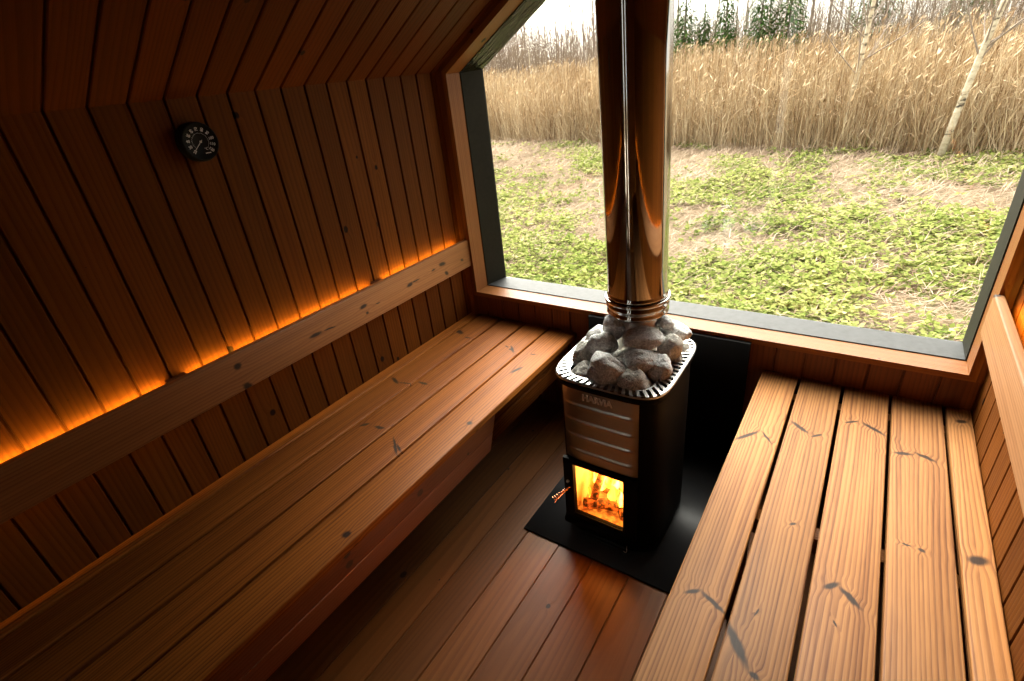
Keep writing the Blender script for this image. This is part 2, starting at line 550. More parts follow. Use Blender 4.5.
# bench woods with the knots the boards carry (u = y, v = x)
KN_R = [(-0.44, 0.499, 0.66, 0.052, 0.0055), (-0.422, 0.556, 2.48, 0.034, 0.0033), (-1.08, 0.514, 0.88, 0.02, 0.0044), (-1.086, 0.564, 2.03, 0.037, 0.005), (-1.158, 0.629, 2.5, 0.055, 0.0088), (-1.208, 0.674, 1.85, 0.012, 0.0055), (-0.322, 0.638, 2.27, 0.037, 0.006), (-0.345, 0.69, 0.8, 0.02, 0.0039), (-0.76, 0.68, 0.82, 0.011, 0.0033), (-1.062, 0.651, 0.21, 0.012, 0.0017), (-0.224, 0.776, 0.95, 0.022, 0.0039), (-0.236, 0.838, 2.18, 0.039, 0.006), (-0.912, 0.782, 0.77, 0.021, 0.0055), (-0.926, 0.82, 2.3, 0.031, 0.006), (-0.329, 0.914, 1.29, 0.025, 0.0055), (-0.32, 0.968, 2.0, 0.028, 0.0055), (-0.703, 0.923, 1.68, 0.01, 0.0028), (-0.706, 0.953, 1.98, 0.008, 0.005), (-0.082, 1.064, 1.24, 0.015, 0.0072), (-0.68, 1.06, 1.04, 0.023, 0.011), (-1.009, 0.798, 2.73, 0.009, 0.0017)]
KN_L = [(-0.7, -0.868, 1.98, 0.034, 0.0066), (-0.696, -0.81, 1.27, 0.032, 0.0033), (-0.662, -0.738, 1.57, 0.027, 0.0055), (-0.219, -0.895, 1.96, 0.032, 0.011), (-0.252, -0.817, 1.47, 0.019, 0.0039), (-0.25, -0.585, 1.87, 0.015, 0.0033), (-0.266, -0.55, 1.84, 0.015, 0.0044), (-0.263, -0.43, 1.04, 0.014, 0.0033), (-0.408, -0.428, 0.31, 0.034, 0.0066), (-0.983, -0.746, 0.67, 0.019, 0.0066), (-0.97, -0.68, 1.38, 0.023, 0.0066), (-1.022, -0.544, 2.26, 0.055, 0.0044), (-1.023, -0.524, 2.05, 0.024, 0.0044), (-0.796, -0.382, 0.76, 0.012, 0.0088), (-1.378, -0.383, 0.15, 0.014, 0.0099), (-0.26, -0.548, 2.37, 0.036, 0.0044)]
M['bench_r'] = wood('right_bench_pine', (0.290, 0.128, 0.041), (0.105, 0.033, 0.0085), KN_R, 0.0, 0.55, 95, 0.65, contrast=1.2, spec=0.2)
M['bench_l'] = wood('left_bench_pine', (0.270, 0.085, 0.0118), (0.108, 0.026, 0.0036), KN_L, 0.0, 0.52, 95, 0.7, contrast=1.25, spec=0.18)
KN_RL = [(-0.712, 0.815, 0.05, 0.02, 0.0066), (-0.701, 0.782, -0.12, 0.008, 0.0044), (-0.442, 0.805, 0.1, 0.02, 0.0077), (-0.401, 0.81, -0.02, 0.027, 0.0028), (-0.216, 0.823, -0.14, 0.026, 0.0077), (-0.195, 0.77, -0.63, 0.016, 0.0077), (-0.28, 0.817, 0.07, 0.015, 0.0028), (-0.069, 0.794, -0.39, 0.012, 0.005), (-1.255, 0.832, -0.11, 0.014, 0.0088), (-1.248, 0.748, -0.82, 0.02, 0.0099), (-0.952, 0.802, -0.02, 0.028, 0.0066), (-0.888, 0.798, -0.12, 0.028, 0.0028), (-0.639, 0.798, -0.11, 0.014, 0.0022)]
M['rail_l'] = wood('left_rail_pine', (0.25, 0.10, 0.032), (0.15, 0.05, 0.014), KN_RL, 0.0, 0.5, 100, 0.3, spec=0.25)
M['rail_r'] = wood('right_rail_pine', (0.24, 0.112, 0.046), (0.15, 0.058, 0.02), None, 0.2, 0.5, 100, 0.3, spec=0.25)

M['added_bounce_deck'] = wood('bounce_deck_pine', (0.62, 0.52, 0.40), (0.46, 0.36, 0.26), auto=0.2, ringf=70)

# ---------------------------------------------------------------- the room shell
P0 = -0.029
PL = 0.0932
gl = [0.03]                       # gap positions along -y (s = -y)
s_ = 0.029
while s_ < 3.0:
    gl.append(s_); s_ += PL
gl[0] = -0.03
gl.append(3.03)
mb = MB()
panel(mb, (XL, 0, 0), (0, -1, 0), (0, 0, 1), (1, 0, 0), gl, -0.03, ZC + 0.02)
tag(mb.build('wall_left', M['wall']), kind='structure')
gr = [-0.03] + [0.085 + 0.1 * k for k in range(30)]
gr = [g for g in gr if g < 3.0] + [3.03]
mb = MB()
panel(mb, (XR, 0, 0), (0, -1, 0), (0, 0, 1), (-1, 0, 0), gr, -0.03, ZC + 0.02)
tag(mb.build('wall_right', M['wall']), kind='structure')
cs, sn = math.cos(TH), math.sin(TH)
Ls = (XM - XL) / cs
mb = MB()
panel(mb, (XL, 0, ZC), (0, -1, 0), (cs, 0, sn), (sn, 0, -cs), gl, -0.01, Ls + 0.006)
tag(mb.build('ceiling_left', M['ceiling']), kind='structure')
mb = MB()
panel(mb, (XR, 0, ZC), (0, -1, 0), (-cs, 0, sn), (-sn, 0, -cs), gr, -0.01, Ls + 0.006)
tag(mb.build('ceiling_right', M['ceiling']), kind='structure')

# floor: boards along y
mb = MB()
gf = [-1.03] + [-0.032 + 0.137 * k for k in range(-7, 9)]
gf = sorted(g for g in gf if -1.035 < g < 1.1) + [1.14]
panel(mb, (0, 0.03, 0), (1, 0, 0), (0, -1, 0), (0, 0, 1), gf, 0.0, 3.08, 0.004, 0.0035, 0.05)
tag(mb.build('floor', M['floor']), kind='structure')

# window wall
OX0, OX1, OZ, OZS = -0.926, 1.057, 0.577, 1.595
OXM = (OX0 + OX1) / 2
OZA = OZS + (OXM - OX0) * TT
RB = 0.022
mb = MB()
gw_ = [XL] + [XL + 0.02 + 0.098 * k for k in range(1, 22)]
gw_ = [g for g in gw_ if g < XR - 0.03] + [XR]
panel(mb, (0, 0, 0), (1, 0, 0), (0, 0, 1), (0, -1, 0), gw_, -0.03, OZ - RB, 0.008, 0.006, 0.09)
k = RB * TT
for sx in (-1, 1):
    ox = OX0 if sx < 0 else OX1
    wx = XL - 0.03 if sx < 0 else XR + 0.03
    o2 = ox + sx * RB
    wz = ZC + 0.03
    poly = [(o2, OZ - RB), (wx, OZ - RB), (wx, wz), (o2, wz)]
    prism(mb, poly, 0.0, 0.09, 0.4, (0, 1))
    # gable strip between the ceiling and the sloping reveal
    up = RB / cs
    oz1 = OZS + up - RB * TT * 0
    a = (o2, OZS + up - RB * TT); b = (OXM, OZA + up)
    c2 = (XM, ZTOP + 0.05); d2 = (wx, ZC + 0.02)
    prism(mb, [a, b, c2, d2], 0.0, 0.09, 0.4, (cs, sn * -sx))
tag(mb.build('wall_far', M['dark_pine']), kind='structure')

# rear wall behind the camera, with a door that has two slim panes
mb = MB()
DX0, DX1, DZ = -0.62, 0.08, 1.86
gb = [XL + 0.0935 * k for k in range(23)]
gb = [g for g in gb if g < XR - 0.03] + [XR]
gA = [g for g in gb if g < DX0 - 0.03] + [DX0]
gB = [DX1] + [g for g in gb if g > DX1 + 0.03]
zt = lambda s: ceil_z(s) + 0.04
panel(mb, (0, YR, 0), (1, 0, 0), (0, 0, 1), (0, 1, 0), gA, -0.03, zt)
panel(mb, (0, YR, 0), (1, 0, 0), (0, 0, 1), (0, 1, 0), gB, -0.03, zt)
gC = [DX0] + [g for g in gb if DX0 + 0.03 < g < XM - 0.02] + [XM] + [g for g in gb if XM + 0.02 < g < DX1 - 0.03] + [DX1]
panel(mb, (0, YR, 0), (1, 0, 0), (0, 0, 1), (0, 1, 0), gC, DZ, zt)
tag(mb.build('wall_rear', M['wall']), kind='structure')
door = tag(empty('door_1', (DX0, YR, 0)), kind='structure')
SL = [(-0.49, -0.39), (-0.12, -0.05)]
mb = MB()
xs = [DX0, SL[0][0], SL[0][1], SL[1][0], SL[1][1], DX1]
for i in (0, 2, 4):
    box(mb, xs[i], xs[i + 1], YR - 0.04, YR - 0.004, 0.003, DZ, 'z')
for i in (1, 3):
    box(mb, xs[i], xs[i + 1], YR - 0.04, YR - 0.004, 0.003, 0.07, 'z')
    box(mb, xs[i], xs[i + 1], YR - 0.04, YR - 0.004, 1.80, DZ, 'z')
adopt(mb.build('door_leaf', M['wall']), door)
for i in (1, 3):
    mb = MB()
    box(mb, xs[i], xs[i + 1], YR - 0.026, YR - 0.02, 0.07, 1.80, 'z')
    adopt(mb.build('pane', M['glass']), door)
mb = MB()
tube(mb, [(DX1 - 0.06, YR - 0.006, 0.9), (DX1 - 0.06, YR + 0.04, 0.9), (DX1 - 0.06, YR + 0.04, 1.15), (DX1 - 0.06, YR - 0.006, 1.15)], 0.012, 10)
adopt(mb.build('handle', M['reveal']), door)

# the big window
win = tag(empty('window_1', (OXM, 0.0, OZ)), kind='structure')
inner = [(OX0, OZ), (OX1, OZ), (OX1, OZS), (OXM, OZA), (OX0, OZS)]


def offset_poly(poly, d):
    """grow a polygon outwards; d is one number or one per side"""
    n = len(poly)
    ds = d if isinstance(d, (list, tuple)) else [d] * n
    lines = []
    for i in range(n):
        a, b = Vector(poly[i]), Vector(poly[(i + 1) % n])
        e = (b - a).normalized()
        nrm = Vector((e.y, -e.x))
        lines.append((a + nrm * ds[i], e))
    out = []
    for i in range(n):
        (p, e), (q, g) = lines[i - 1], lines[i]
        den = e.x * g.y - e.y * g.x
        t = ((q.x - p.x) * g.y - (q.y - p.y) * g.x) / den
        r = p + e * t
        out.append((r.x, r.y))
    return out


def frame_side(mb, i, rings, tone):
    """one side of a polygonal frame from a list of (inner poly, outer poly, y)"""
    ou, ov = random.uniform(0, 40), random.uniform(0, 40)
    j = (i + 1) % 5
    def uvp(p):
        d = (Vector(inner[j]) - Vector(inner[i])).normalized()
        return (ou + p[0] * d.x + p[2] * d.y, ov - p[0] * d.y + p[2] * d.x + p[1])
    def q(*ps): mb.face(ps, [uvp(p) for p in ps], tone)
    P = lambda poly, k, y: (poly[k][0], y, poly[k][1])
    for (a, b, y), (a2, b2, y2) in zip(rings[:-1], rings[1:]):
        q(P(a, i, y), P(a, j, y), P(a2, j, y2), P(a2, i, y2))
        q(P(b, j, y), P(b, i, y), P(b2, i, y2), P(b2, j, y2))
        q(P(a, i, y), P(a2, i, y2), P(b2, i, y2), P(b, i, y))
        q(P(a, j, y), P(b, j, y), P(b2, j, y2), P(a2, j, y2))
    a, b, y = rings[0]; q(P(a, i, y), P(b, i, y), P(b, j, y), P(a, j, y))
    a, b, y = rings[-1]; q(P(a, i, y), P(a, j, y), P(b, j, y), P(b, i, y))


outer = offset_poly(inner, RB)
for i in range(5):
    mb = MB()
    frame_side(mb, i, [(inner, outer, -0.003), (inner, outer, 0.092)], random.uniform(0.4, 0.7))
    adopt(mb.build('reveal_board', M['reveal']), win)
f0 = offset_poly(inner, -0.004)
f1 = offset_poly(inner, [-0.010, -0.006, -0.012, -0.018, -0.040])
fo = offset_poly(inner, 0.05)
for i in range(5):
    mb = MB()
    frame_side(mb, i, [(f0, fo, 0.094), (f1, fo, 0.207), (f1, fo, 0.215)], 0.5)
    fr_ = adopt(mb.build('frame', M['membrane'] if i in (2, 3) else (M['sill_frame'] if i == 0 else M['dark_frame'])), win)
    if i in (2, 3): tag(fr_, 'dark sloping frame side with a shiny wrinkled membrane')
mb = MB()
prism(mb, offset_poly(f1, 0.006), 0.2035, 0.2065)
adopt(mb.build('pane', M['glass']), win)

# ---------------------------------------------------------------- backrest rails with the light strip behind
def rail(name, label, x0, x1, wall_x, z0, z1, mat, off, ledx, spacers):
    t = tag(empty(name, (x0, -1.5, z0)), label, 'backrest')
    mb = MB()
    ou, ov = off
    # grain along y, v = z on the faces that look into the room
    prof = []
    r = 0.005
    for (cx, cz, a0) in ((x1 - r, z1 - r, 0), (x0 + r, z1 - r, PI / 2), (x0 + r, z0 + r, PI), (x1 - r, z0 + r, 1.5 * PI)):
        for k in range(5):
            a = a0 + PI / 2 * k / 4
            prof.append((cx + r * math.cos(a), cz + r * math.sin(a)))
    y0, y1 = -2.96, -0.006
    m = len(prof)
    for i in range(m):
        a, b = prof[i], prof[(i + 1) % m]
        uv = lambda p, y: (ou + y, ov + p[1] + (p[0] - x0) * 0.7)
        mb.face([(a[0], y0, a[1]), (b[0], y0, b[1]), (b[0], y1, b[1]), (a[0], y1, a[1])], [uv(a, y0), uv(b, y0), uv(b, y1), uv(a, y1)], 0.5, True)
    for y in (y0, y1):
        mb.face([(p[0], y, p[1]) for p in prof], [(ou + 5 + p[0] * 0.3, ov + p[1]) for p in prof], 0.45)
    adopt(mb.build('rail_board', mat, weld=1e-5), t)
    sgn = 1 if wall_x > x0 else -1
    back = x1 if sgn > 0 else x0
    for y in spacers:
        a, b = sorted((back, wall_x - sgn * 0.0))
        o = plank('spacer', M['dark_pine'], None, a, b, y - 0.03, y + 0.03, z0 + 0.02, z1 - 0.004, 'z', 0.002)
        adopt(o, t)
    mb = MB()
    a, b = sorted((back + sgn * 0.0005, back + sgn * 0.004))
    last = -2.95
    for y in sorted(spacers) + [-0.02]:
        if y - 0.035 - last > 0.02:
            box(mb, a, b, last, y - 0.035, z1 - 0.022, z1 - 0.012, 'y')
        last = y + 0.035
    o = mb.build('led_strip', M['led'])
    tag(o, 'glowing warm light strip'); adopt(o, t)
    return t


rail('backrest_rail', 'long horizontal wooden backrest rail on the thermometer wall, lit warm from behind', -0.963, -0.936, XL, 0.722, 0.858, M['rail_l'], (0, 0), 0, (-2.2, -1.42, -0.585))
rail('backrest_rail', 'pale wooden backrest rail on the wall behind the wide bench right of the stove', 1.046, 1.071, XR, 0.727, 0.857, M['rail_r'], (0, 0), 0, (-2.2, -1.42, -0.585))

# ---------------------------------------------------------------- benches
BZ, BT = 0.45, 0.030
def bench(label, edges, mat, aprons, beam_x, leg_x, gap):
    t = tag(empty('sauna_bench', ((edges[0] + edges[-1]) / 2, -1.5, 0)), label, 'bench')
    n = len(edges) - 1
    for i in range(n):
        a = edges[i] + (gap / 2 if i else 0.003)
        b = edges[i + 1] - (gap / 2 if i < n - 1 else (0.003 if edges[i + 1] > 1 else 0))
        dz = random.uniform(-0.001, 0.0)
        adopt(plank('seat_plank', mat, None, a, b, -2.95, -0.006, BZ - BT, BZ + dz, 'y', 0.0045, random.uniform(0.3, 0.75), (0, 0)), t)
    for y in (-0.10, -0.735, -1.42, -2.15, -2.85):
        adopt(plank('crossbeam', M['reveal'], None, beam_x[0], beam_x[1], y - 0.022, y + 0.022, BZ - BT - 0.055, BZ - BT - 0.0005, 'x', 0.002), t)
    for (x0, x1, y0, y1, z0, z1, tp) in aprons:
        adopt(plank('apron', (M['dark_pine'] if y0 < -2 else M['bench_l']) if edges[0] < 0 else mat, None, x0, x1, y0, y1, z0, z1, 'y', 0.004, random.uniform(0.35, 0.6), (random.uniform(3, 30), random.uniform(3, 30)), tp), t)  # near left aprons take a darker wood for the shade away from the window
    for y in (-0.735, -1.42, -2.15, -2.85):
        for lx in leg_x:
            adopt(plank('leg', M['dark_pine'], None, lx - 0.022, lx + 0.022, y - 0.022, y + 0.022, 0.0, BZ - BT - 0.056, 'z', 0.003), t)
    return t


slant = (lambda p: 0.0, lambda p: (p[1] - 0.42) * 0.42)
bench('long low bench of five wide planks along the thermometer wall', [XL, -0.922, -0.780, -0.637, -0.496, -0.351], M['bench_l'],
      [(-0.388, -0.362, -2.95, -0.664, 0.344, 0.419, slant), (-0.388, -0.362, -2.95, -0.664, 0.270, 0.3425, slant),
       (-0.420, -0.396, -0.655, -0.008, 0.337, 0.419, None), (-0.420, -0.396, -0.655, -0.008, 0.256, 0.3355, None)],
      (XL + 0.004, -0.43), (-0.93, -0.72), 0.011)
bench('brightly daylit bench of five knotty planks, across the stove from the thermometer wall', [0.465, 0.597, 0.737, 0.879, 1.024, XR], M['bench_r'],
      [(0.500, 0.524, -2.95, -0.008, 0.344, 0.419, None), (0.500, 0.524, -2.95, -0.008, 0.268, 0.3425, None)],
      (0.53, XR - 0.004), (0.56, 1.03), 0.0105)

# ---------------------------------------------------------------- stove
CX, CY = 0.118, -0.525
HZ = 0.007
plank_h = MB()
box(plank_h, -0.192, 0.432, -0.795, -0.022, 0.0005, HZ, 'y', 0.5, 0.002)
tag(plank_h.build('hearth_plate', M['black_plate'], weld=1e-5), 'flat black steel hearth plate on the floor under the stove', 'hearth plate')
mb = MB()
box(mb, -0.274, 0.414, -0.0215, -0.0015, HZ + 0.002, 0.561, 'z', 0.5, 0.002)
tag(mb.build('heat_shield', M['black_powder'], weld=1e-5), 'upright black heat shield panel against the wall below the window sill', 'heat shield')


def sup(a, b, n, ang):
    c, s = math.cos(ang), math.sin(ang)
    r = (abs(c / a) ** n + abs(s / b) ** n) ** (-1 / n)
    return r * c, r * s


stove = tag(empty('sauna_stove', (CX, CY, HZ)), 'black wood-burning sauna stove with steel front panel and fire behind glass', 'stove')
A_, B_, NN = 0.178, 0.197, 5.0
GX0, GX1, GZ0, GZ1 = 0.010, 0.194, 0.136, 0.362


def front_y(x):
    return CY - B_ * (1 - abs((x - CX) / A_) ** NN) ** (1 / NN)


fxs = [CX - 0.155, -0.02, GX0, 0.06, CX, 0.15, GX1, 0.225, CX + 0.155]
ol = [(x, front_y(x)) for x in fxs]
a_start = math.atan2(ol[-1][1] - CY, ol[-1][0] - CX)
a_end = math.atan2(ol[0][1] - CY, ol[0][0] - CX) + 2 * PI
for k in range(1, 48):
    a = a_start + (a_end - a_start) * k / 48
    x, y = sup(A_, B_, NN, a)
    ol.append((CX + x, CY + y))
mb = MB()
zl = [HZ + 0.028, 0.06, GZ0, GZ1, 0.50, 0.692]
nb = len(ol)
vs = [(x, y, z) for z in zl for x, y in ol]
fs = []
for i in range(len(zl) - 1):
    for j in range(nb):
        j2 = (j + 1) % nb
        if i == 2 and 2 <= j < 6: continue
        fs.append((i * nb + j, i * nb + j2, (i + 1) * nb + j2, (i + 1) * nb + j))
fs.append(tuple(range(nb - 1, -1, -1)))
mb.shared(vs, fs)
# basin floor for the stones, plinth
vs = [(CX + (x - CX) * 0.97, CY + (y - CY) * 0.97, 0.612) for x, y in ol]
mb.shared(vs, [tuple(range(nb))], smooth=False)
vs = [(CX + (x - CX) * 0.9, CY + (y - CY) * 0.9, z) for z in (HZ, HZ + 0.03) for x, y in ol]
mb.shared(vs, [(j, (j + 1) % nb, nb + (j + 1) % nb, nb + j) for j in range(nb)] + [tuple(range(nb - 1, -1, -1))])
o = mb.build('body', M['black_powder']); adopt(o, stove)

# firebox, logs, flames
mb = MB()
x0, x1, y0, y1, z0, z1 = GX0 - 0.004, GX1 + 0.004, front_y(CX) + 0.006, -0.50, GZ0 - 0.012, GZ1 + 0.004
fbq = [[(x0, y1, z0), (x1, y1, z0), (x1, y1, z1), (x0, y1, z1)], [(x0, y0, z0), (x0, y1, z0), (x0, y1, z1), (x0, y0, z1)],
       [(x1, y1, z0), (x1, y0, z0), (x1, y0, z1), (x1, y1, z1)], [(x0, y0, z0), (x1, y0, z0), (x1, y1, z0), (x0, y1, z0)], [(x0, y1, z1), (x1, y1, z1), (x1, y0, z1), (x0, y0, z1)]]
for q in fbq: mb.face(q)
adopt(mb.build('firebox', M['firebrick']), stove)
log_m = NT('charred_log')
_co = log_m.n('ShaderNodeTexCoord').outputs['Object']
_n1 = log_m.noise(_co, 55, 4, 0.6)
log_m.bsdf(log_m.ramp(_n1, [(0.35, (0.06, 0.03, 0.015)), (0.6, (0.25, 0.13, 0.06))]), 0.9, 0, _n1, 0.6, 0.004,
           **{'Emission Color': log_m.ramp(_n1, [(0.45, (0, 0, 0)), (0.62, (1, 0.13, 0.01))]), 'Emission Strength': 1.2})
for pts, r in (([(0.02, -0.69, 0.145), (0.10, -0.66, 0.150), (0.185, -0.64, 0.146)], 0.020), ([(0.045, -0.58, 0.146), (0.12, -0.60, 0.150), (0.18, -0.69, 0.147)], 0.019),
               ([(0.055, -0.675, 0.170), (0.06, -0.655, 0.21), (0.068, -0.63, 0.255)], 0.014)):
    mb = MB(); tube(mb, pts, [r, r * 1.08, r * 0.9], 9)
    adopt(mb.build('log', log_m.m), stove)
emb = NT('glowing_embers')
_n2 = emb.noise(emb.n('ShaderNodeTexCoord').outputs['Object'], 38, 4, 0.6)
emb.bsdf((0.16, 0.07, 0.03), 0.9, 0, _n2, 0.5, 0.004, **{'Emission Color': emb.ramp(_n2, [(0.3, (0.55, 0.06, 0.004)), (0.65, (1, 0.30, 0.03))]), 'Emission Strength': emb.smooth(_n2, 0.25, 0.7, 0.35, 1.6)})
mb = MB()
vs = []; fs = []
for i in range(13):
    for j in range(13):
        x = x0 + (x1 - x0) * i / 12; y = y0 + (y1 - y0) * j / 12
        vs.append((x, y, GZ0 - 0.010 + 0.005 * noise.noise(Vector((x * 60, y * 60, 1)))))
fs = [(i * 13 + j, (i + 1) * 13 + j, (i + 1) * 13 + j + 1, i * 13 + j + 1) for i in range(12) for j in range(12)]
mb.shared(vs, fs)
adopt(mb.build('embers', emb.m), stove)
for (fx, fy, w, h, sd) in ((0.135, -0.56, 0.062, 0.215, 1), (0.165, -0.61, 0.034, 0.20, 2), (0.085, -0.58, 0.050, 0.20, 3), (0.045, -0.595, 0.038, 0.18, 4), (0.115, -0.645, 0.022, 0.105, 5), (0.038, -0.665, 0.013, 0.07, 6), (0.155, -0.655, 0.018, 0.09, 7)):
    mb = MB()
    vs = []; fs = []
    R, Nn = 16, 14
    for i in range(R):
        t = i / (R - 1)
        rr = w * (math.sin(PI * min(1, t * 0.9 + 0.1)) ** 0.8) * (1 - t * 0.55) + 0.0005
        dx = 0.02 * noise.noise(Vector((sd * 3.1, t * 3, 0))) * t
        dy = 0.02 * noise.noise(Vector((sd * 5.7, t * 3, 9))) * t
        for kk in range(Nn):
            a = 2 * PI * kk / Nn
            q = rr * (1 + 0.25 * noise.noise(Vector((math.cos(a) * 1.5 + sd, math.sin(a) * 1.5, t * 6))))
            vs.append((fx + dx + q * math.cos(a), fy + dy + q * math.sin(a) * 0.7, GZ0 + 0.008 + h * t))
    for i in range(R - 1):
        for kk in range(Nn):
            fs.append((i * Nn + kk, i * Nn + (kk + 1) % Nn, (i + 1) * Nn + (kk + 1) % Nn, (i + 1) * Nn + kk))
    mb.shared(vs, fs)
    adopt(mb.build('flame', M['flame']), stove)
fl = bpy.data.lights.new('fire_light', 'POINT')
fl.energy = 9.0; fl.color = (1.0, 0.42, 0.10); fl.shadow_soft_size = 0.04
flo = bpy.data.objects.new('fire_light', fl); COL.objects.link(flo)
flo.location = (0.11, -0.60, 0.27); adopt(flo, stove)

# steel front panel with pressed ribs
mb = MB()
px0, px1, pz0, pz1 = -0.024, 0.236, 0.382, 0.688
NX, NZ = 26, 92
vs = []
def pan(x, z):
    d = 0.0045
    for zr in (0.612, 0.549, 0.487, 0.425):
        w = max(0.0, min(1.0, (x - px0 - 0.012) / 0.01, (px1 - 0.017 - x) / 0.004))
        d += w * (0.0042 * math.exp(-((z - zr) / 0.0042) ** 2))
    d -= 0.004 * max(0, (x - (px1 - 0.006)) / 0.006) ** 2
    return (x, front_y(x) - d, z)
for i in range(NZ):
    for j in range(NX):
        vs.append(pan(px0 + (px1 - px0) * j / (NX - 1), pz0 + (pz1 - pz0) * i / (NZ - 1)))
fs = [(i * NX + j, i * NX + j + 1, (i + 1) * NX + j + 1, (i + 1) * NX + j) for i in range(NZ - 1) for j in range(NX - 1)]
mb.shared(vs, fs)
for i, flip in ((0, 1), (NZ - 1, 0)):
    z = pz0 if i == 0 else pz1
    for j in range(NX - 1):
        a, b = vs[i * NX + j], vs[i * NX + j + 1]
        mb.face([a, b, (b[0], front_y(b[0]) + 0.002, z), (a[0], front_y(a[0]) + 0.002, z)])
for j in (0, NX - 1):
    a, b = vs[j], vs[(NZ - 1) * NX + j]
    mb.face([a, b, (b[0], front_y(b[0]) + 0.002, b[2]), (a[0], front_y(a[0]) + 0.002, a[2])])
fp = adopt(mb.build('front_panel', M['brushed']), stove)
tag(fp, 'brushed steel front panel with four pressed ribs')
me = text_mesh('HARVIA', 0.031, 0.0024, 0.0011)
lg = link('logo', me, M['logo'])
lg.rotation_euler = (PI / 2, 0, 0)
lg.location = (0.104, front_y(0.104) - 0.0062, 0.650)
lg.scale = (0.92, 1, 1)
lg.parent = fp
lg.matrix_parent_inverse = Matrix.Translation(stove.location).inverted()
lg.matrix_parent_inverse = (Matrix.Identity(4))
mb = MB()
lathe(mb, [(0.0005, 0.004), (0.004, 0.003), (0.0045, 0)], (0.092, front_y(0.092) - 0.004, 0.680), 12, (0, -1, 0))
o = mb.build('rivet', M['chrome']); o.parent = fp

# door: black frame, glass, handle, lip
doorE = None
mb = MB()
dx0, dx1, dz0, dz1 = -0.030, 0.238, 0.102, 0.379
yf = front_y(CX) - 0.012
def ringbox(mb, X0, X1, Z0, Z1, x0, x1, z0, z1, ya, yb):
    O = [(X0, Z0), (X1, Z0), (X1, Z1), (X0, Z1)]; I = [(x0, z0), (x1, z0), (x1, z1), (x0, z1)]
    for i in range(4):
        j = (i + 1) % 4
        P = lambda p, y: (p[0], y, p[1])
        mb.face([P(O[i], ya), P(O[j], ya), P(I[j], ya), P(I[i], ya)])
        mb.face([P(O[i], yb), P(I[i], yb), P(I[j], yb), P(O[j], yb)])
        mb.face([P(O[i], ya), P(O[i], yb), P(O[j], yb), P(O[j], ya)])
        mb.face([P(I[i], ya), P(I[j], ya), P(I[j], yb), P(I[i], yb)])
ringbox(mb, dx0, dx1, dz0, dz1, GX0, GX1, GZ0, GZ1, yf, yf + 0.014)
sd_ = adopt(mb.build('stove_door', M['black_powder']), stove)
mb = MB()
ringbox(mb, GX0 - 0.005, GX1 + 0.005, GZ0 - 0.006, GZ1 + 0.005, GX0, GX1, GZ0, GZ1, yf - 0.003, yf + 0.006)
o = mb.build('glass_frame', M['gauge_black']); o.parent = sd_
mb = MB()
box(mb, GX0 - 0.001, GX1 + 0.001, yf + 0.004, yf + 0.008, GZ0 - 0.001, GZ1 + 0.001, 'x')
o = mb.build('door_glass', M['stove_glass']); o.parent = sd_
mb = MB()
hp = []
p0, p1 = Vector((-0.012, -0.748, 0.252)), Vector((-0.048, -0.790, 0.216))
ax = (p1 - p0).normalized(); e1 = ax.cross(Vector((0, 0, 1))).normalized(); e2 = ax.cross(e1)
for i in range(91):
    t = i / 90
    r = 0.0055 + 0.0065 * t ** 1.5
    a = t * 2 * PI * 7.5
    hp.append(p0.lerp(p1, t) + (e1 * math.cos(a) + e2 * math.sin(a)) * r)
tube(mb, hp, 0.0017, 6)
tube(mb, [p0 + Vector((0.01, 0.014, 0.004)), p0, p0.lerp(p1, 0.5)], 0.0035, 8)
o = mb.build('handle', M['copper']); o.parent = sd_; tag(o, 'coiled copper-coloured wire handle')
mb = MB()
lathe(mb, [(0.0005, 0.008), (0.005, 0.007), (0.006, 0)], (-0.014, yf, 0.276), 12, (0, -1, 0))
o = mb.build('bolt', M['collar']); o.parent = sd_
# rounded ash lip under the door and the latch
mb = MB()
vs = []; fs = []
prof = [(0.0, 0.112), (0.012, 0.110), (0.022, 0.100), (0.025, 0.086), (0.020, 0.072), (0.008, 0.062), (0.0, 0.060)]
for x in (-0.032, 0.222):
    for d, z in prof: vs.append((x, front_y(CX) - d + 0.002, z))
n_ = len(prof)
fs = [(i, i + 1, n_ + i + 1, n_ + i) for i in range(n_ - 1)] + [tuple(range(n_ - 1, -1, -1)), tuple(range(n_, 2 * n_))]
mb.shared(vs, fs)
adopt(mb.build('ash_door', M['black_powder']), stove)
mb = MB()
for z in (0.040, 0.024):
    box(mb, 0.04, 0.215, front_y(CX) - 0.006, front_y(CX) + 0.002, z - 0.0025, z + 0.0025, 'x', 0.5, 0.001)
adopt(mb.build('air_slot_trim', M['black_plate']), stove)
mb = MB()
tube(mb, [(0.214, -0.751, 0.088), (0.214, -0.752, 0.060), (0.210, -0.752, 0.053), (0.202, -0.752, 0.056)], 0.0016, 6)
adopt(mb.build('latch', M['collar']), stove)

# rim of slotted steel
mb = MB()
NS = 60
ro = lambda a: sup(0.190, 0.212, 5.0, a)
ri = lambda a: sup(0.141, 0.180, 6.0, a)
def rimpt(a, t, dz=0.0):
    xo, yo = ro(a); xi, yi = ri(a)
    x, y = xi + (xo - xi) * t, yi + (yo - yi) * t
    z = 0.709 - 0.003 * max(0, t - 0.9) / 0.1 + dz
    return (CX + x, CY + y, z)
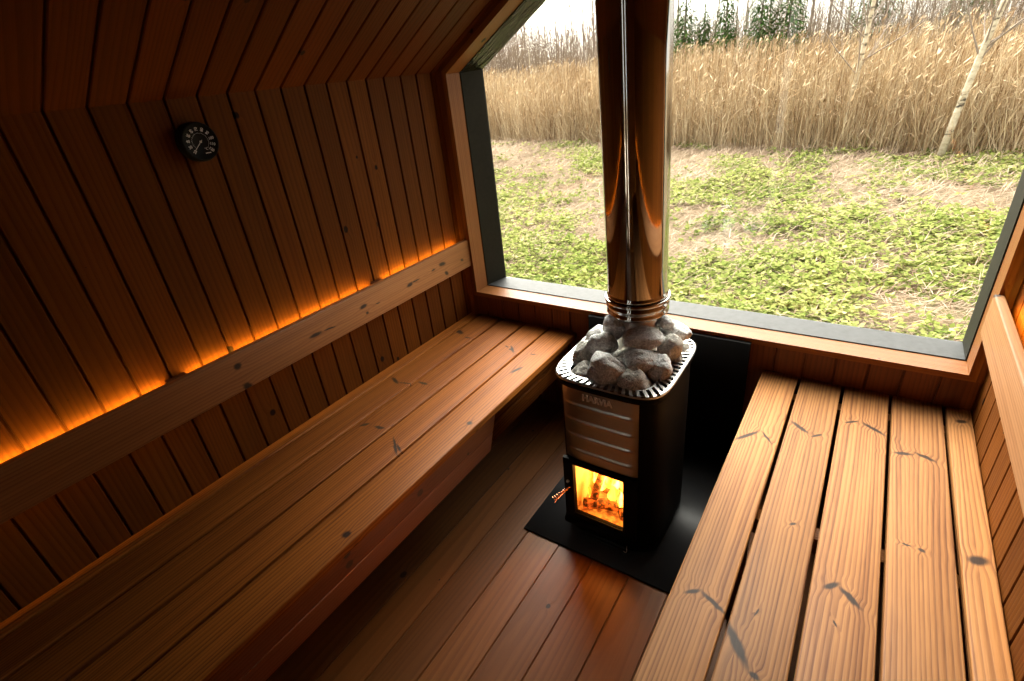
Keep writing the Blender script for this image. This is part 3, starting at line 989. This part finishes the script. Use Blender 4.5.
# slot angles spread evenly along the outline
ang = np.linspace(0, 2 * PI, 4001)
pp = np.array([np.add(ro(a), ri(a)) / 2 for a in ang])
cum = np.concatenate([[0], np.cumsum(np.hypot(*np.diff(pp, axis=0).T))])
at = lambda q: float(np.interp((q % 1.0) * cum[-1], cum, ang))
ts = [0.0, 0.13, 0.5, 0.84, 0.93, 1.0]
th = 0.0022
for i in range(NS):
    q0, q1, q2 = i / NS, (i + 0.47) / NS, (i + 1) / NS
    a0, a1 = at(q0), at(q1)
    a2 = at(q2) if i < NS - 1 else 2 * PI
    front = 1.27 * PI < a0 < 1.73 * PI
    for (b0, b1, slot) in ((a0, a1, False), (a1, a2, True)):
        for t0, t1 in zip(ts[:-1], ts[1:]):
            if slot and 0.12 < t0 < (0.95 if front else 0.83): continue
            top = [rimpt(b0, t0), rimpt(b0, t1), rimpt(b1, t1), rimpt(b1, t0)]
            mb.face(top)
            mb.face([(p[0], p[1], p[2] - th) for p in top[::-1]])
    for a in (a0, a1):
        for t0, t1 in ((0.13, 0.5), (0.5, 0.84)):
            p, q = rimpt(a, t0), rimpt(a, t1)
            mb.face([p, q, (q[0], q[1], q[2] - th), (p[0], p[1], p[2] - th)])
    for t in (0.13, 0.84):
        p, q = rimpt(a1, t), rimpt(a2, t)
        mb.face([p, q, (q[0], q[1], q[2] - th), (p[0], p[1], p[2] - th)])
    # inner skirt and outer lip
    for b0, b1 in ((a0, a1), (a1, a2)):
        p, q = rimpt(b0, 0), rimpt(b1, 0)
        mb.face([p, q, (q[0], q[1], q[2] - 0.012), (p[0], p[1], p[2] - 0.012)])
        p, q = rimpt(b0, 1), rimpt(b1, 1)
        mb.face([p, q, (q[0], q[1], q[2] - 0.006), (p[0], p[1], p[2] - 0.006)])
adopt(mb.build('rim', M['rim']), stove)
tag(bpy.data.objects['rim'], 'shiny slotted steel rim around the stones')
mb = MB()
vs = []
for z, k in ((0.698, 0.186), (0.676, 0.186)):
    for i in range(96):
        x, y = sup(k, k + 0.021, 5, 2 * PI * i / 96); vs.append((CX + x, CY + y, z))
for z, k in ((0.676, 0.174), (0.698, 0.174)):
    for i in range(96):
        x, y = sup(k, k + 0.021, 5, 2 * PI * i / 96); vs.append((CX + x, CY + y, z))
fs = [(r * 96 + i, r * 96 + (i + 1) % 96, ((r + 1) % 4) * 96 + (i + 1) % 96, ((r + 1) % 4) * 96 + i) for r in range(4) for i in range(96)]
mb.shared(vs, fs)
adopt(mb.build('collar_band', M['black_powder']), stove)

# flue: polished double-wall pipe on a narrower collar, leaning a hair
FX, FY, FZ = 0.119, -0.436, 0.842
axis = Vector((-0.008, -0.042, 1)).normalized()
flue = tag(empty('stove_flue', (FX, FY, 0.70)), 'tall shiny polished steel flue pipe rising from the stones', 'flue pipe')
R = 0.0965
mb = MB()
lathe(mb, [(R - 0.004, 0.0), (R + 0.001, 0.0), (R + 0.004, 0.004), (R + 0.004, 0.010), (R, 0.014), (R, 0.024), (R + 0.005, 0.028), (R + 0.005, 0.034), (R, 0.038), (R, 0.060), (R + 0.0025, 0.063), (R + 0.0025, 0.068), (R - 0.002, 0.072), (R - 0.002, 0.08)], (FX, FY, FZ), 96, axis)
adopt(mb.build('pipe_end_ring', M['chrome']), flue)
mb = MB()
lathe(mb, [(R - 0.002, 0.075), (R + 0.002, ceil_z(FX) - FZ - 0.006)], (FX, FY, FZ), 128, axis)
adopt(mb.build('pipe', M['chrome']), flue)
mb = MB()
lathe(mb, [(0.069, -0.16), (0.069, 0.03), (0.05, 0.03)], (FX + 0.0015, FY, FZ), 64, axis)
lathe(mb, [(R - 0.003, 0.001), (0.068, 0.001)], (FX, FY, FZ), 64, axis)
adopt(mb.build('inner_pipe', M['collar']), flue)
mb = MB()
lathe(mb, [(R + 0.006, 0.046), (R + 0.008, 0.047), (R + 0.008, 0.056), (R + 0.006, 0.057), (R - 0.002, 0.057), (R - 0.002, 0.046), (R + 0.006, 0.046)], (FX, FY, FZ), 96, axis)
adopt(mb.build('clamp', M['chrome']), flue)

# stones
def make_stone(name, seed, rx, ry, rz, mat):
    bm = bmesh.new()
    bmesh.ops.create_icosphere(bm, subdivisions=4, radius=1.0)
    sh = Vector((seed * 3.7, seed * 1.3, seed * 7.1))
    for v in bm.verts:
        p = v.co.copy()
        d = 1 + 0.30 * noise.noise(p * 0.9 + sh) + 0.13 * noise.noise(p * 2.3 + sh) + 0.07 * noise.noise(p * 5.5 + sh) + 0.035 * noise.noise(p * 13 + sh)
        # broken facets
        for kx in range(4):
            n = Vector((noise.noise(sh + Vector((kx, 0, 0)) * 2.7), noise.noise(sh + Vector((0, kx, 5)) * 2.7), noise.noise(sh + Vector((3, 1, kx)) * 2.7)))
            if n.length < 1e-3: continue
            n.normalize()
            h = (p * d).dot(n)
            if h > 0.78: d *= 1 - (h - 0.78) / max(h, 0.1) * 0.75
        v.co = Vector((p.x * d * rx, p.y * d * ry, p.z * d * rz))
    for f in bm.faces: f.smooth = True
    me = bpy.data.meshes.new(name)
    bm.to_mesh(me); bm.free()
    return link(name, me, mat)


ST = [(0.062, -0.500, 0.795, 0.040, 0.040, 0.040, (0.2, 0.1, 0.3), 'stone', 'rounded grey stone leaning on the flue base, topmost at the bench side'),
      (0.050, -0.566, 0.755, 0.046, 0.046, 0.048, (0.4, 0.3, 1.3), 'stone', 'grey stone directly under the topmost one at the bench side of the flue'),
      (-0.002, -0.598, 0.718, 0.030, 0.052, 0.046, (0.5, -0.2, -0.5), 'stone_brown', 'slim tilted brown-grey stone along the rim on the thermometer bench side'),
      (0.105, -0.660, 0.722, 0.068, 0.056, 0.062, (0.1, 0.2, 0.4), 'stone', 'biggest grey boulder in the front middle of the stove top'),
      (0.176, -0.530, 0.786, 0.076, 0.046, 0.034, (0.1, 0.05, 0.55), 'stone', 'wide flat grey stone lying against the flue, upper of the two flat ones'),
      (0.196, -0.596, 0.745, 0.068, 0.048, 0.036, (-0.1, 0.1, 0.65), 'stone', 'flat oval grey stone below the wide one that touches the flue'),
      (0.198, -0.658, 0.705, 0.056, 0.048, 0.044, (0.2, 0.3, 0.2), 'stone_brown', 'brownish stone at the front corner of the rim towards the bright bench'),
      (0.250, -0.588, 0.715, 0.034, 0.050, 0.046, (0.3, 0.1, 0.4), 'stone_pale', 'pale speckled stone beside the slotted rim at the bright bench side'),
      (0.252, -0.490, 0.752, 0.036, 0.046, 0.046, (0.1, 0.5, 0.2), 'stone_brown', 'upright grey-brown stone right of the flat stones under the flue'),
      (0.232, -0.405, 0.765, 0.054, 0.042, 0.030, (0.1, 0.1, -0.3), 'stone_pale', 'whitish flat stone at the back by the sill, beside the flue'),
      (0.205, -0.432, 0.806, 0.030, 0.026, 0.020, (0.3, 0.1, 0.3), 'stone_pale', 'small whitish stone wedged against the foot of the flue'),
      (0.030, -0.655, 0.690, 0.048, 0.040, 0.036, (0.1, 0.2, 0.7), 'stone_brown', 'low dark stone in the front rim corner at the thermometer bench side'),
      (0.264, -0.470, 0.705, 0.020, 0.032, 0.034, (0.2, 0.1, 0.2), 'stone', 'small dark stone tucked against the rim near the back'),
      (-0.008, -0.490, 0.735, 0.036, 0.046, 0.044, (0.1, 0.4, 0.2), 'stone_pale', 'light grey stone at the back rim on the thermometer bench side')]
for i, (x, y, z, rx, ry, rz, rot, mt, lab) in enumerate(ST):
    o = make_stone('sauna_stone', i + 1, rx, ry, rz, M[mt])
    o.location = (x, y, z); o.rotation_euler = rot
    tag(o, lab, 'stone', 'sauna stones on the stove')
LOW = [(0.0, -0.57, 0.655), (0.06, -0.60, 0.65), (0.13, -0.59, 0.66), (0.20, -0.60, 0.65), (0.225, -0.53, 0.655), (0.16, -0.65, 0.645), (0.10, -0.52, 0.67), (0.04, -0.45, 0.66), (0.0, -0.42, 0.66), (0.24, -0.40, 0.68), (0.20, -0.50, 0.69), (0.13, -0.60, 0.70)]
proto = make_stone('sauna_stone', 41, 0.050, 0.046, 0.040, M['stone_brown'])
for i, (x, y, z) in enumerate(LOW):
    o = proto if i == 0 else proto.copy()
    if i: COL.objects.link(o)
    o.location = (x, y, z); o.rotation_euler = (i * 1.1, i * 0.7, i * 1.9)
    tag(o, 'dark stone deep in the stove basket below the upper stones', 'stone', 'buried stones in the stove basket')

# ---------------------------------------------------------------- thermometer
TX, TY, TZ = XL + 0.036, -1.106, 1.489
th_ = tag(empty('thermometer', (XL, TY, TZ)), 'round black sauna thermometer with white dial marks on the board wall', 'thermometer')
mb = MB()
lathe(mb, [(0.0505, 0.0), (0.054, 0.003), (0.054, 0.030), (0.052, 0.035), (0.048, 0.0362), (0.0465, 0.033), (0.0005, 0.033)], (XL, TY, TZ), 64, (1, 0, 0))
adopt(mb.build('housing', M['gauge_black']), th_)
RZ = Matrix(((0, 0, 1), (1, 0, 0), (0, 1, 0)))     # text x -> +y, text y -> +z, normal -> +x
mm = MB()
TXF = XL + 0.0334
for i in range(11):
    a = math.radians(225 - 27 * i)
    me = text_mesh(str(20 + 10 * i), 0.0105, 0.0002, 0.0002)
    rot = Matrix.Rotation(a if math.cos(a) > 0 else a + PI, 3, 'Z')
    c = Vector((math.cos(a) * 0.0345, math.sin(a) * 0.0345, 0))
    vs = [Vector((TXF, TY, TZ)) + RZ @ (rot @ v.co + c) for v in me.vertices]
    mm.shared(vs, [tuple(p.vertices) for p in me.polygons], smooth=False)
    bpy.data.meshes.remove(me)
for i in range(51):
    a = math.radians(225 - 270 * i / 50)
    d = Vector((math.cos(a), math.sin(a), 0)); n = Vector((-d.y, d.x, 0)) * 0.00035
    r0, r1 = (0.0225, 0.0255) if i % 5 == 0 else (0.0225, 0.024)
    mm.face([Vector((TXF + 0.0002, TY, TZ)) + RZ @ q for q in (d * r0 - n, d * r1 - n, d * r1 + n, d * r0 + n)])
mm.face([Vector((TXF + 0.0002, TY, TZ)) + RZ @ Vector(q + (0,)) for q in ((0.004, -0.0335), (0.020, -0.0335), (0.020, -0.0310), (0.004, -0.0310))])
me = text_mesh('°C', 0.009, 0.0002)
vs = [Vector((TXF, TY, TZ)) + RZ @ (v.co + Vector((0.010, -0.021, 0))) for v in me.vertices]
mm.shared(vs, [tuple(p.vertices) for p in me.polygons], smooth=False)
adopt(mm.build('dial_marks', M['gauge_white']), th_)
mb = MB()
a = math.radians(222)
d = Vector((math.cos(a), math.sin(a), 0)); n = Vector((-d.y, d.x, 0))
pts = [d * -0.006 - n * 0.0009, d * 0.030 - n * 0.0006, d * 0.030 + n * 0.0006, d * -0.006 + n * 0.0009]
top = [Vector((TXF + 0.0022, TY, TZ)) + RZ @ q for q in pts]; bot = [p - Vector((0.0008, 0, 0)) for p in top]
mb.face(top); mb.face(bot[::-1])
for i in range(4): mb.face([top[i], bot[i], bot[(i + 1) % 4], top[(i + 1) % 4]])
lathe(mb, [(0.0005, 0.003), (0.003, 0.0028), (0.003, 0)], (TXF, TY, TZ), 16, (1, 0, 0))
adopt(mb.build('needle', M['gauge_white']), th_)

# added pale boards outside the door, unseen, to brighten the flue's reflection
mb = MB()
panel(mb, (-1.6, YR - 0.06, -0.06), (1, 0, 0), (0, -1, 0), (0, 0, 1), [0.12 * k for k in range(28)], 0.0, 4.0, 0.02, 0.006, 0.045)
tag(mb.build('added_bounce_deck', M['added_bounce_deck']), kind='structure')

# ---------------------------------------------------------------- outdoors
GZ = -0.40


def gh(x, y):
    return GZ + 0.07 * noise.noise(Vector((x * 0.35, y * 0.35, 3))) + 0.03 * noise.noise(Vector((x * 1.3, y * 1.3, 8)))


s = NT('meadow_soil')
_co = s.n('ShaderNodeTexCoord').outputs['Object']
_f1 = s.noise(_co, 1.1, 4, 0.6); _f2 = s.noise(_co, 26, 6, 0.75)
_c = s.ramp(_f2, [(0.3, (0.06, 0.045, 0.028)), (0.5, (0.16, 0.12, 0.075)), (0.7, (0.30, 0.24, 0.155))])
_c = s.mix(s.smooth(_f1, 0.50, 0.70, 0.0, 0.5), _c, s.ramp(_f2, [(0.3, (0.05, 0.05, 0.02)), (0.6, (0.15, 0.15, 0.055))]))
s.bsdf(_c, 0.95, 0, _f2, 0.8, 0.03, 0.1)
M['soil'] = s.m
mb = MB()
xs_ = np.concatenate([np.linspace(-60, -14, 18), np.linspace(-13, 9, 90), np.linspace(10, 40, 14)])
ys_ = np.concatenate([np.linspace(-12, 0.0, 6), np.linspace(0.3, 14, 70), np.linspace(15, 70, 20)])
vs = [(x, y, gh(x, y)) for y in ys_ for x in xs_]
nx = len(xs_)
fs = [(j * nx + i, j * nx + i + 1, (j + 1) * nx + i + 1, (j + 1) * nx + i) for j in range(len(ys_) - 1) for i in range(nx - 1)]
mb.shared(vs, fs)
tag(mb.build('ground', M['soil']), kind='structure')


def leaf_mat(name, stops, trans=0.35, rough=0.7):
    s = NT(name)
    col = s.ramp(s.attr(), stops)
    d = s.n('ShaderNodeBsdfDiffuse'); s.set(d.inputs[0], col)
    t = s.n('ShaderNodeBsdfTranslucent'); s.set(t.inputs[0], col)
    m = s.n('ShaderNodeMixShader'); s.set(m.inputs[0], trans)
    s.t.links.new(d.outputs[0], m.inputs[1]); s.t.links.new(t.outputs[0], m.inputs[2])
    s.t.links.new(m.outputs[0], s.out.inputs['Surface'])
    return s.m


M['weed'] = leaf_mat('weed_leaf', [(0.0, (0.085, 0.12, 0.025)), (0.4, (0.21, 0.255, 0.065)), (0.75, (0.36, 0.37, 0.13)), (1.0, (0.50, 0.46, 0.23))])
M['straw'] = leaf_mat('dry_straw', [(0.0, (0.10, 0.06, 0.045)), (0.4, (0.27, 0.19, 0.135)), (1.0, (0.52, 0.42, 0.32))], 0.15)
M['reed'] = leaf_mat('dry_reed', [(0.0, (0.15, 0.085, 0.045)), (0.45, (0.42, 0.30, 0.175)), (1.0, (0.70, 0.59, 0.42))], 0.15)
M['brush'] = leaf_mat('bare_brushwood', [(0.0, (0.10, 0.075, 0.06)), (0.6, (0.26, 0.20, 0.15)), (1.0, (0.46, 0.39, 0.31))], 0.0)
M['needle'] = leaf_mat('spruce_needles', [(0.0, (0.03, 0.07, 0.02)), (0.6, (0.08, 0.16, 0.045)), (1.0, (0.17, 0.26, 0.08))], 0.1)
M['bark'] = plain('grey_brown_bark', (0.24, 0.19, 0.15), 0.9, 0, 18, 0.5)
s = NT('birch_bark')
_co = s.n('ShaderNodeTexCoord').outputs['Object']
_sp = s.n('ShaderNodeSeparateXYZ'); s.set(_sp.inputs[0], _co)
_f = s.noise(s.comb(s.math('MULTIPLY', _sp.outputs[0], 5), s.math('MULTIPLY', _sp.outputs[1], 5), s.math('MULTIPLY', _sp.outputs[2], 16)), 1, 4, 0.65)
s.bsdf(s.ramp(_f, [(0.36, (0.05, 0.04, 0.03)), (0.44, (0.42, 0.36, 0.26)), (0.7, (0.62, 0.56, 0.44))]), 0.8)
M['birch'] = s.m


def vn(x, y, sc, seed=0.0):
    return np.array([noise.noise(Vector((a * sc, b * sc, seed))) for a, b in zip(x, y)])


def np_mesh(name, V, tone, mat):
    """V: (n, 4, 3) quads"""
    n = len(V)
    me = bpy.data.meshes.new(name)
    me.vertices.add(n * 4); me.vertices.foreach_set('co', V.reshape(-1).astype(np.float32))
    me.loops.add(n * 4); me.loops.foreach_set('vertex_index', np.arange(n * 4, dtype=np.int32))
    me.polygons.add(n); me.polygons.foreach_set('loop_start', np.arange(0, n * 4, 4, dtype=np.int32))
    a = me.attributes.new('tone', 'FLOAT', 'FACE')
    a.data.foreach_set('value', np.clip(tone, 0, 1).astype(np.float32))
    me.update(calc_edges=True)
    return link(name, me, mat)


def kites(base, direc, length, width, up=None):
    """one kite-shaped leaf per row"""
    n = len(base)
    d = direc / np.linalg.norm(direc, axis=1, keepdims=True)
    ref = np.tile([0, 0, 1.0], (n, 1)) if up is None else up
    sd = np.cross(d, ref); sd /= np.maximum(np.linalg.norm(sd, axis=1, keepdims=True), 1e-6)
    L = length[:, None]; W = width[:, None]
    return np.stack([base, base + d * L * 0.45 + sd * W / 2, base + d * L, base + d * L * 0.45 - sd * W / 2], 1)


def wedge_xy(n, y0, y1, pw=1.0, margin=1.0):
    """points in the wedge seen through the window"""
    y = y0 + (y1 - y0) * rng.random(n) ** pw
    lo = -0.9 - (y + 0.2) * 0.86 - margin
    hi = 1.1 + (y + 0.2) * 0.30 + margin
    x = lo + (hi - lo) * rng.random(n)
    return x, y


GHV = lambda x, y: np.array([gh(a, b) for a, b in zip(x, y)])

# green weeds in patches
x, y = wedge_xy(52000, 0.45, 11.5, 0.85)
w = vn(x, y, 0.55, 2.0) + 0.6 * vn(x, y, 1.6, 5.0)
near = np.clip((5.5 - y) / 3.5, -0.6, 1.0)
keep = w * 1.4 + 0.34 * near + 0.42 * rng.standard_normal(len(x)) + 0.10 * np.clip(x, -2, 2) > 0.20
x, y = x[keep][:26000], y[keep][:26000]
z = GHV(x, y)
K = 7
n = len(x)
hgt = 0.02 + 0.10 * rng.random(n) * (0.6 + 0.5 * (vn(x, y, 0.9, 9.0) + 0.3))
B = np.repeat(np.stack([x, y, z + hgt], 1), K, 0)
az = rng.random(n * K) * 2 * PI
el = rng.uniform(-0.35, 0.75, n * K)
D = np.stack([np.cos(az) * np.cos(el), np.sin(az) * np.cos(el), np.sin(el)], 1)
B = B + rng.normal(0, 0.018, B.shape) * [1, 1, 0.6]
far = np.clip(np.repeat(y, K) / 9, 0.35, 1.0)
Ln = rng.uniform(0.03, 0.062, n * K) * (0.85 + 0.5 * far)
tone = np.repeat(0.45 + 0.35 * vn(x, y, 0.8, 12.0), K) + rng.normal(0, 0.22, n * K)
o = np_mesh('green_weeds', kites(B, D, Ln, Ln * rng.uniform(0.55, 0.95, n * K)), tone, M['weed'])
tag(o, 'low pale green weeds spreading over the meadow outside the window', 'weeds', kind='stuff')

# flattened straw
x, y = wedge_xy(90000, 0.5, 12.5, 0.95)
z = GHV(x, y) + rng.random(len(x)) ** 2 * 0.10
az = rng.normal(0.4, 0.9, len(x)); el = rng.normal(0.12, 0.22, len(x))
D = np.stack([np.cos(az) * np.cos(el), np.sin(az) * np.cos(el), np.sin(el)], 1)
Ln = rng.uniform(0.07, 0.20, len(x)) * np.clip(0.7 + y / 8, 0.8, 1.9)
tone = 0.55 + 0.25 * vn(x, y, 0.7, 20.0) + rng.normal(0, 0.25, len(x))
o = np_mesh('dry_straw', kites(np.stack([x, y, z], 1), D, Ln, rng.uniform(0.004, 0.009, len(x)) * np.clip(0.7 + y / 12, 0.8, 1.6)), tone, M['straw'])
tag(o, 'dry tan straw lying flat between the weeds outside the window', 'straw', kind='stuff')


def reed_front(x):
    return 9.9 - 0.24 * x + 0.035 * np.maximum(0, -x - 3) ** 1.3


# the reed bed
n = 26000
x = rng.uniform(-19, 8, n)
dep = rng.random(n) ** 1.3 * 5.5
y = reed_front(x) + dep + 0.35 * vn(x, x * 0, 1.1, 3.0)
z = GHV(x, y)
H = (1.0 + 1.05 * rng.random(n) ** 0.8) * (1 + 0.12 * vn(x, y, 0.5, 30.0)) * (0.72 + 0.28 * np.clip(dep / 1.2, 0, 1))
lean = rng.normal(0, 0.12, (n, 2)); lean[:, 0] += 0.02
wide = rng.random(n) < 0.12
lean[wide] *= 2.8
base = np.stack([x, y, z], 1)
tip = base + np.stack([lean[:, 0] * H, lean[:, 1] * H, H], 1)
wd = rng.uniform(0.004, 0.008, n)
quads = []; tones = []
tn = np.clip(0.52 + 0.22 * vn(x, y, 0.6, 40.0) + rng.normal(0, 0.24, n), 0, 1)
for k in range(3):
    a = 2 * PI * k / 3; b = 2 * PI * (k + 1) / 3
    pa = np.stack([np.cos(a) * wd, np.sin(a) * wd, 0 * wd], 1); pb = np.stack([np.cos(b) * wd, np.sin(b) * wd, 0 * wd], 1)
    quads.append(np.stack([base + pa, base + pb, tip + pb * 0.5, tip + pa * 0.5], 1)); tones.append(tn)
for k in range(3):
    f = rng.uniform(0.25, 0.9, n)[:, None]
    b = base + (tip - base) * f
    az = rng.random(n) * 2 * PI; el = rng.uniform(-0.5, 1.1, n)
    D = np.stack([np.cos(az) * np.cos(el), np.sin(az) * np.cos(el), np.sin(el)], 1)
    L = rng.uniform(0.15, 0.40, n)
    quads.append(kites(b, D, L, L * 0.035)); tones.append(tn + rng.normal(0, 0.15, n))
pl = rng.random(n) < 0.22
for k in range(2):
    b = tip[pl]
    m_ = len(b)
    az = rng.normal(0.3, 0.8, m_); el = rng.uniform(0.2, 1.2, m_)
    D = np.stack([np.cos(az) * np.cos(el), np.sin(az) * np.cos(el), np.sin(el)], 1)
    L = rng.uniform(0.10, 0.2, m_)
    quads.append(kites(b - D * 0.03, D, L, L * 0.17)); tones.append(tn[pl] - 0.05)
n2 = 900
x2 = rng.uniform(-9, 5, n2); y2 = reed_front(x2) - 0.15 + 0.7 * rng.random(n2)
b2 = np.stack([x2, y2, GHV(x2, y2)], 1)
d2 = np.stack([rng.normal(0, 0.75, n2), rng.normal(-0.1, 0.4, n2), rng.uniform(0.25, 1.0, n2)], 1)
L2 = rng.uniform(0.5, 1.3, n2)
quads.append(kites(b2, d2, L2, 0.010 + 0 * L2)); tones.append(rng.uniform(0.75, 1.0, n2))
o = np_mesh('dry_reeds', np.concatenate(quads), np.concatenate(tones), M['reed'])
tag(o, 'wide bed of tall golden dry reeds beyond the meadow', 'reeds', kind='stuff')

# bare thicket behind the reeds
n = 15000
x = rng.uniform(-34, 12, n); y = rng.uniform(18.5, 31, n) - 0.12 * x - 1.6 * (x > -2.2)
z = GHV(x, y)
H = rng.uniform(1.6, 3.6, n) * (1 + 0.35 * vn(x, y, 0.25, 50.0)) * np.clip(1.05 - 0.03 * (x + 6), 0.9, 1.6)
lean = rng.normal(0, 0.14, (n, 2))
base = np.stack([x, y, z], 1); tip = base + np.stack([lean[:, 0] * H, lean[:, 1] * H, H], 1)
quads = []; tones = []
tn = np.clip(0.55 + rng.normal(0, 0.25, n), 0, 1)
wd = rng.uniform(0.006, 0.014, n)
for k in range(3):
    a = 2 * PI * k / 3; b = 2 * PI * (k + 1) / 3
    pa = np.stack([np.cos(a) * wd, np.sin(a) * wd, 0 * wd], 1); pb = np.stack([np.cos(b) * wd, np.sin(b) * wd, 0 * wd], 1)
    quads.append(np.stack([base + pa, base + pb, tip + pb * 0.3, tip + pa * 0.3], 1)); tones.append(tn)
for k in range(5):
    f = rng.uniform(0.3, 0.97, n)[:, None]
    b = base + (tip - base) * f
    az = rng.random(n) * 2 * PI; el = rng.uniform(0.3, 1.2, n)
    D = np.stack([np.cos(az) * np.cos(el), np.sin(az) * np.cos(el), np.sin(el)], 1)
    L = rng.uniform(0.25, 0.8, n)
    quads.append(kites(b, D, L, 0.012 + 0 * L)); tones.append(tn)
o = np_mesh('bare_thicket', np.concatenate(quads), np.concatenate(tones), M['brush'])
tag(o, 'brown leafless thicket standing behind the reed bed', 'thicket', kind='stuff')


def bare_tree(name, h, r, nb_, seed, mat, tmat, lean=(0, 0)):
    rd = random.Random(seed)
    t = empty(name)
    pts = []
    for i in range(9):
        f = i / 8
        pts.append(Vector((lean[0] * h * f + 0.05 * h * 0.1 * math.sin(f * 7 + seed), lean[1] * h * f + 0.005 * h * math.cos(f * 9 + seed), h * f - 0.1)))
    mb = MB(); tube(mb, pts, [max(0.004, r * (1 - 0.85 * i / 8)) for i in range(9)], 7)
    mb.build('trunk', tmat, t)
    mb = MB()
    for i in range(nb_):
        f = rd.uniform(0.18, 0.98)
        k = f * 8; i0 = min(7, int(k)); p = pts[i0].lerp(pts[i0 + 1], k - i0)
        a = rd.uniform(0, 2 * PI); e = rd.uniform(0.5, 1.15)
        L = h * rd.uniform(0.08, 0.24) * (1.15 - f * 0.7)
        d = Vector((math.cos(a) * math.cos(e), math.sin(a) * math.cos(e), math.sin(e)))
        q = p + d * L * 0.5 + Vector((0, 0, L * 0.02)); q2 = p + d * L + Vector((0, 0, L * 0.12))
        rr = max(0.004, r * 0.32 * (1 - f * 0.6))
        tube(mb, [p, q, q2], [rr, rr * 0.7, rr * 0.35], 4, cap=False)
        for j in range(3):
            g = rd.uniform(0.3, 0.95); b0 = p.lerp(q2, g)
            d2 = (d + Vector((rd.uniform(-1, 1), rd.uniform(-1, 1), rd.uniform(-0.2, 0.8))) * 0.8).normalized()
            tube(mb, [b0, b0 + d2 * L * rd.uniform(0.25, 0.5)], [rr * 0.45, rr * 0.2], 3, cap=False)
    mb.build('branches', M['bark'] if mat is None else mat, t)
    return t


def place(t, x, y, rz=0.0, sc=1.0, label=None, cat='tree', group=None):
    t.location = (x, y, gh(x, y)); t.rotation_euler = (0, 0, rz); t.scale = (sc, sc, sc)
    tag(t, label, cat, group)


def copy_tree(t):
    r = t.copy(); COL.objects.link(r)
    for ch in t.children:
        c = ch.copy(); COL.objects.link(c); c.parent = r
    return r


place(bare_tree('birch_tree', 6.5, 0.056, 34, 3, None, M['birch'], (0.13, 0.02)), 1.50, 9.25, 0, 1, 'leaning pale birch at the near edge of the reeds, far side towards the bright bench', 'tree', 'birches by the reeds')
place(bare_tree('birch_tree', 7.0, 0.050, 30, 5, None, M['birch'], (0.012, 0.0)), 0.05, 10.7, 0, 1, 'upright white birch trunk rising from the reeds, second from the bright bench side', 'tree', 'birches by the reeds')
place(bare_tree('birch_tree', 2.6, 0.040, 12, 6, None, M['birch'], (0.0, 0.0)), -12.6, 17.0, 0, 1, 'thin pale birch stem nearest the sloping window edge', 'tree', 'birches by the reeds')
place(bare_tree('birch_tree', 2.7, 0.050, 12, 8, None, M['birch'], (-0.02, 0.0)), -11.0, 17.0, 0, 1, 'pale birch stem between the flue and the one nearest the sloping window edge', 'tree', 'birches by the reeds')
protos = [bare_tree('bare_tree', 7 + k, 0.026 + 0.006 * k, 60, 20 + k, M['brush'] if k % 2 else None, M['bark']) for k in range(4)]
used = set()
GL = {0: 'thin bare grey tree in the wood beyond the reeds', 1: 'thin bare grey tree in the wood beyond the reeds'}
for i in range(84):
    k = i % 4
    t = protos[k] if k not in used else copy_tree(protos[k])
    used.add(k)
    yy = rng.uniform(19, 34)
    fx = (i + rng.random()) / 84
    xx = (-0.9 - yy * 0.84) * (1 - fx) + (1.6 + yy * 0.26) * fx
    place(t, xx, yy, rng.random() * 6, rng.uniform(0.8, 1.25), 'thin bare grey tree in the wood beyond the reeds', 'tree', 'bare trees beyond the reeds')


def spruce(h, r, seed):
    rd = np.random.default_rng(seed)
    t = empty('spruce_tree'); r *= 1.45
    mb = MB(); tube(mb, [(0, 0, -0.1), (0, 0, h * 0.5), (0, 0, h)], [0.05, 0.03, 0.006], 7)
    mb.build('trunk', M['bark'], t)
    n = 7000
    f = 1 - np.sqrt(rd.random(n))
    zz = 0.25 + f * (h - 0.25)
    az = rd.random(n) * 2 * PI
    rad = r * (1 - f) * rd.uniform(0.15, 1.0, n) ** 0.7
    b = np.stack([np.cos(az) * rad, np.sin(az) * rad, zz - rad * 0.25], 1)
    el = rd.uniform(-0.6, 0.25, n); a2 = az + rd.normal(0, 0.5, n)
    D = np.stack([np.cos(a2) * np.cos(el), np.sin(a2) * np.cos(el), np.sin(el)], 1)
    L = rd.uniform(0.12, 0.30, n) * (1 - 0.4 * f)
    o = np_mesh('foliage', kites(b, D, L, L * 0.28), rd.random(n) * 0.8 + 0.1, M['needle'])
    o.parent = t
    return t


SPR = [(-5.35, 17.6, 4.6, 0.62, 'dark spruce right beside the flue edge beyond the reeds'),
       (-4.72, 17.6, 3.3, 0.42, 'small spruce between the one beside the flue and the taller pair'),
       (-4.07, 17.6, 4.4, 0.50, 'slender spruce, third from the flue beyond the reeds'),
       (-3.0, 17.4, 4.8, 0.60, 'full green spruce, fourth from the flue beyond the reeds'),
       (-2.25, 17.6, 5.0, 0.62, 'green spruce, fifth from the flue, just before the white birch trunk'),
       (-0.3, 21.6, 6.2, 0.9, 'dark spruce in the wood straight behind the upright white birch trunk'),
       (2.3, 21.8, 6.0, 0.8, 'dark spruce in the wood behind the leaning birch')]
for i, (x_, y_, h_, r_, lab) in enumerate(SPR):
    place(spruce(h_, r_, 60 + i), x_, y_, 0, 1, lab, 'tree', 'spruces beyond the reeds')
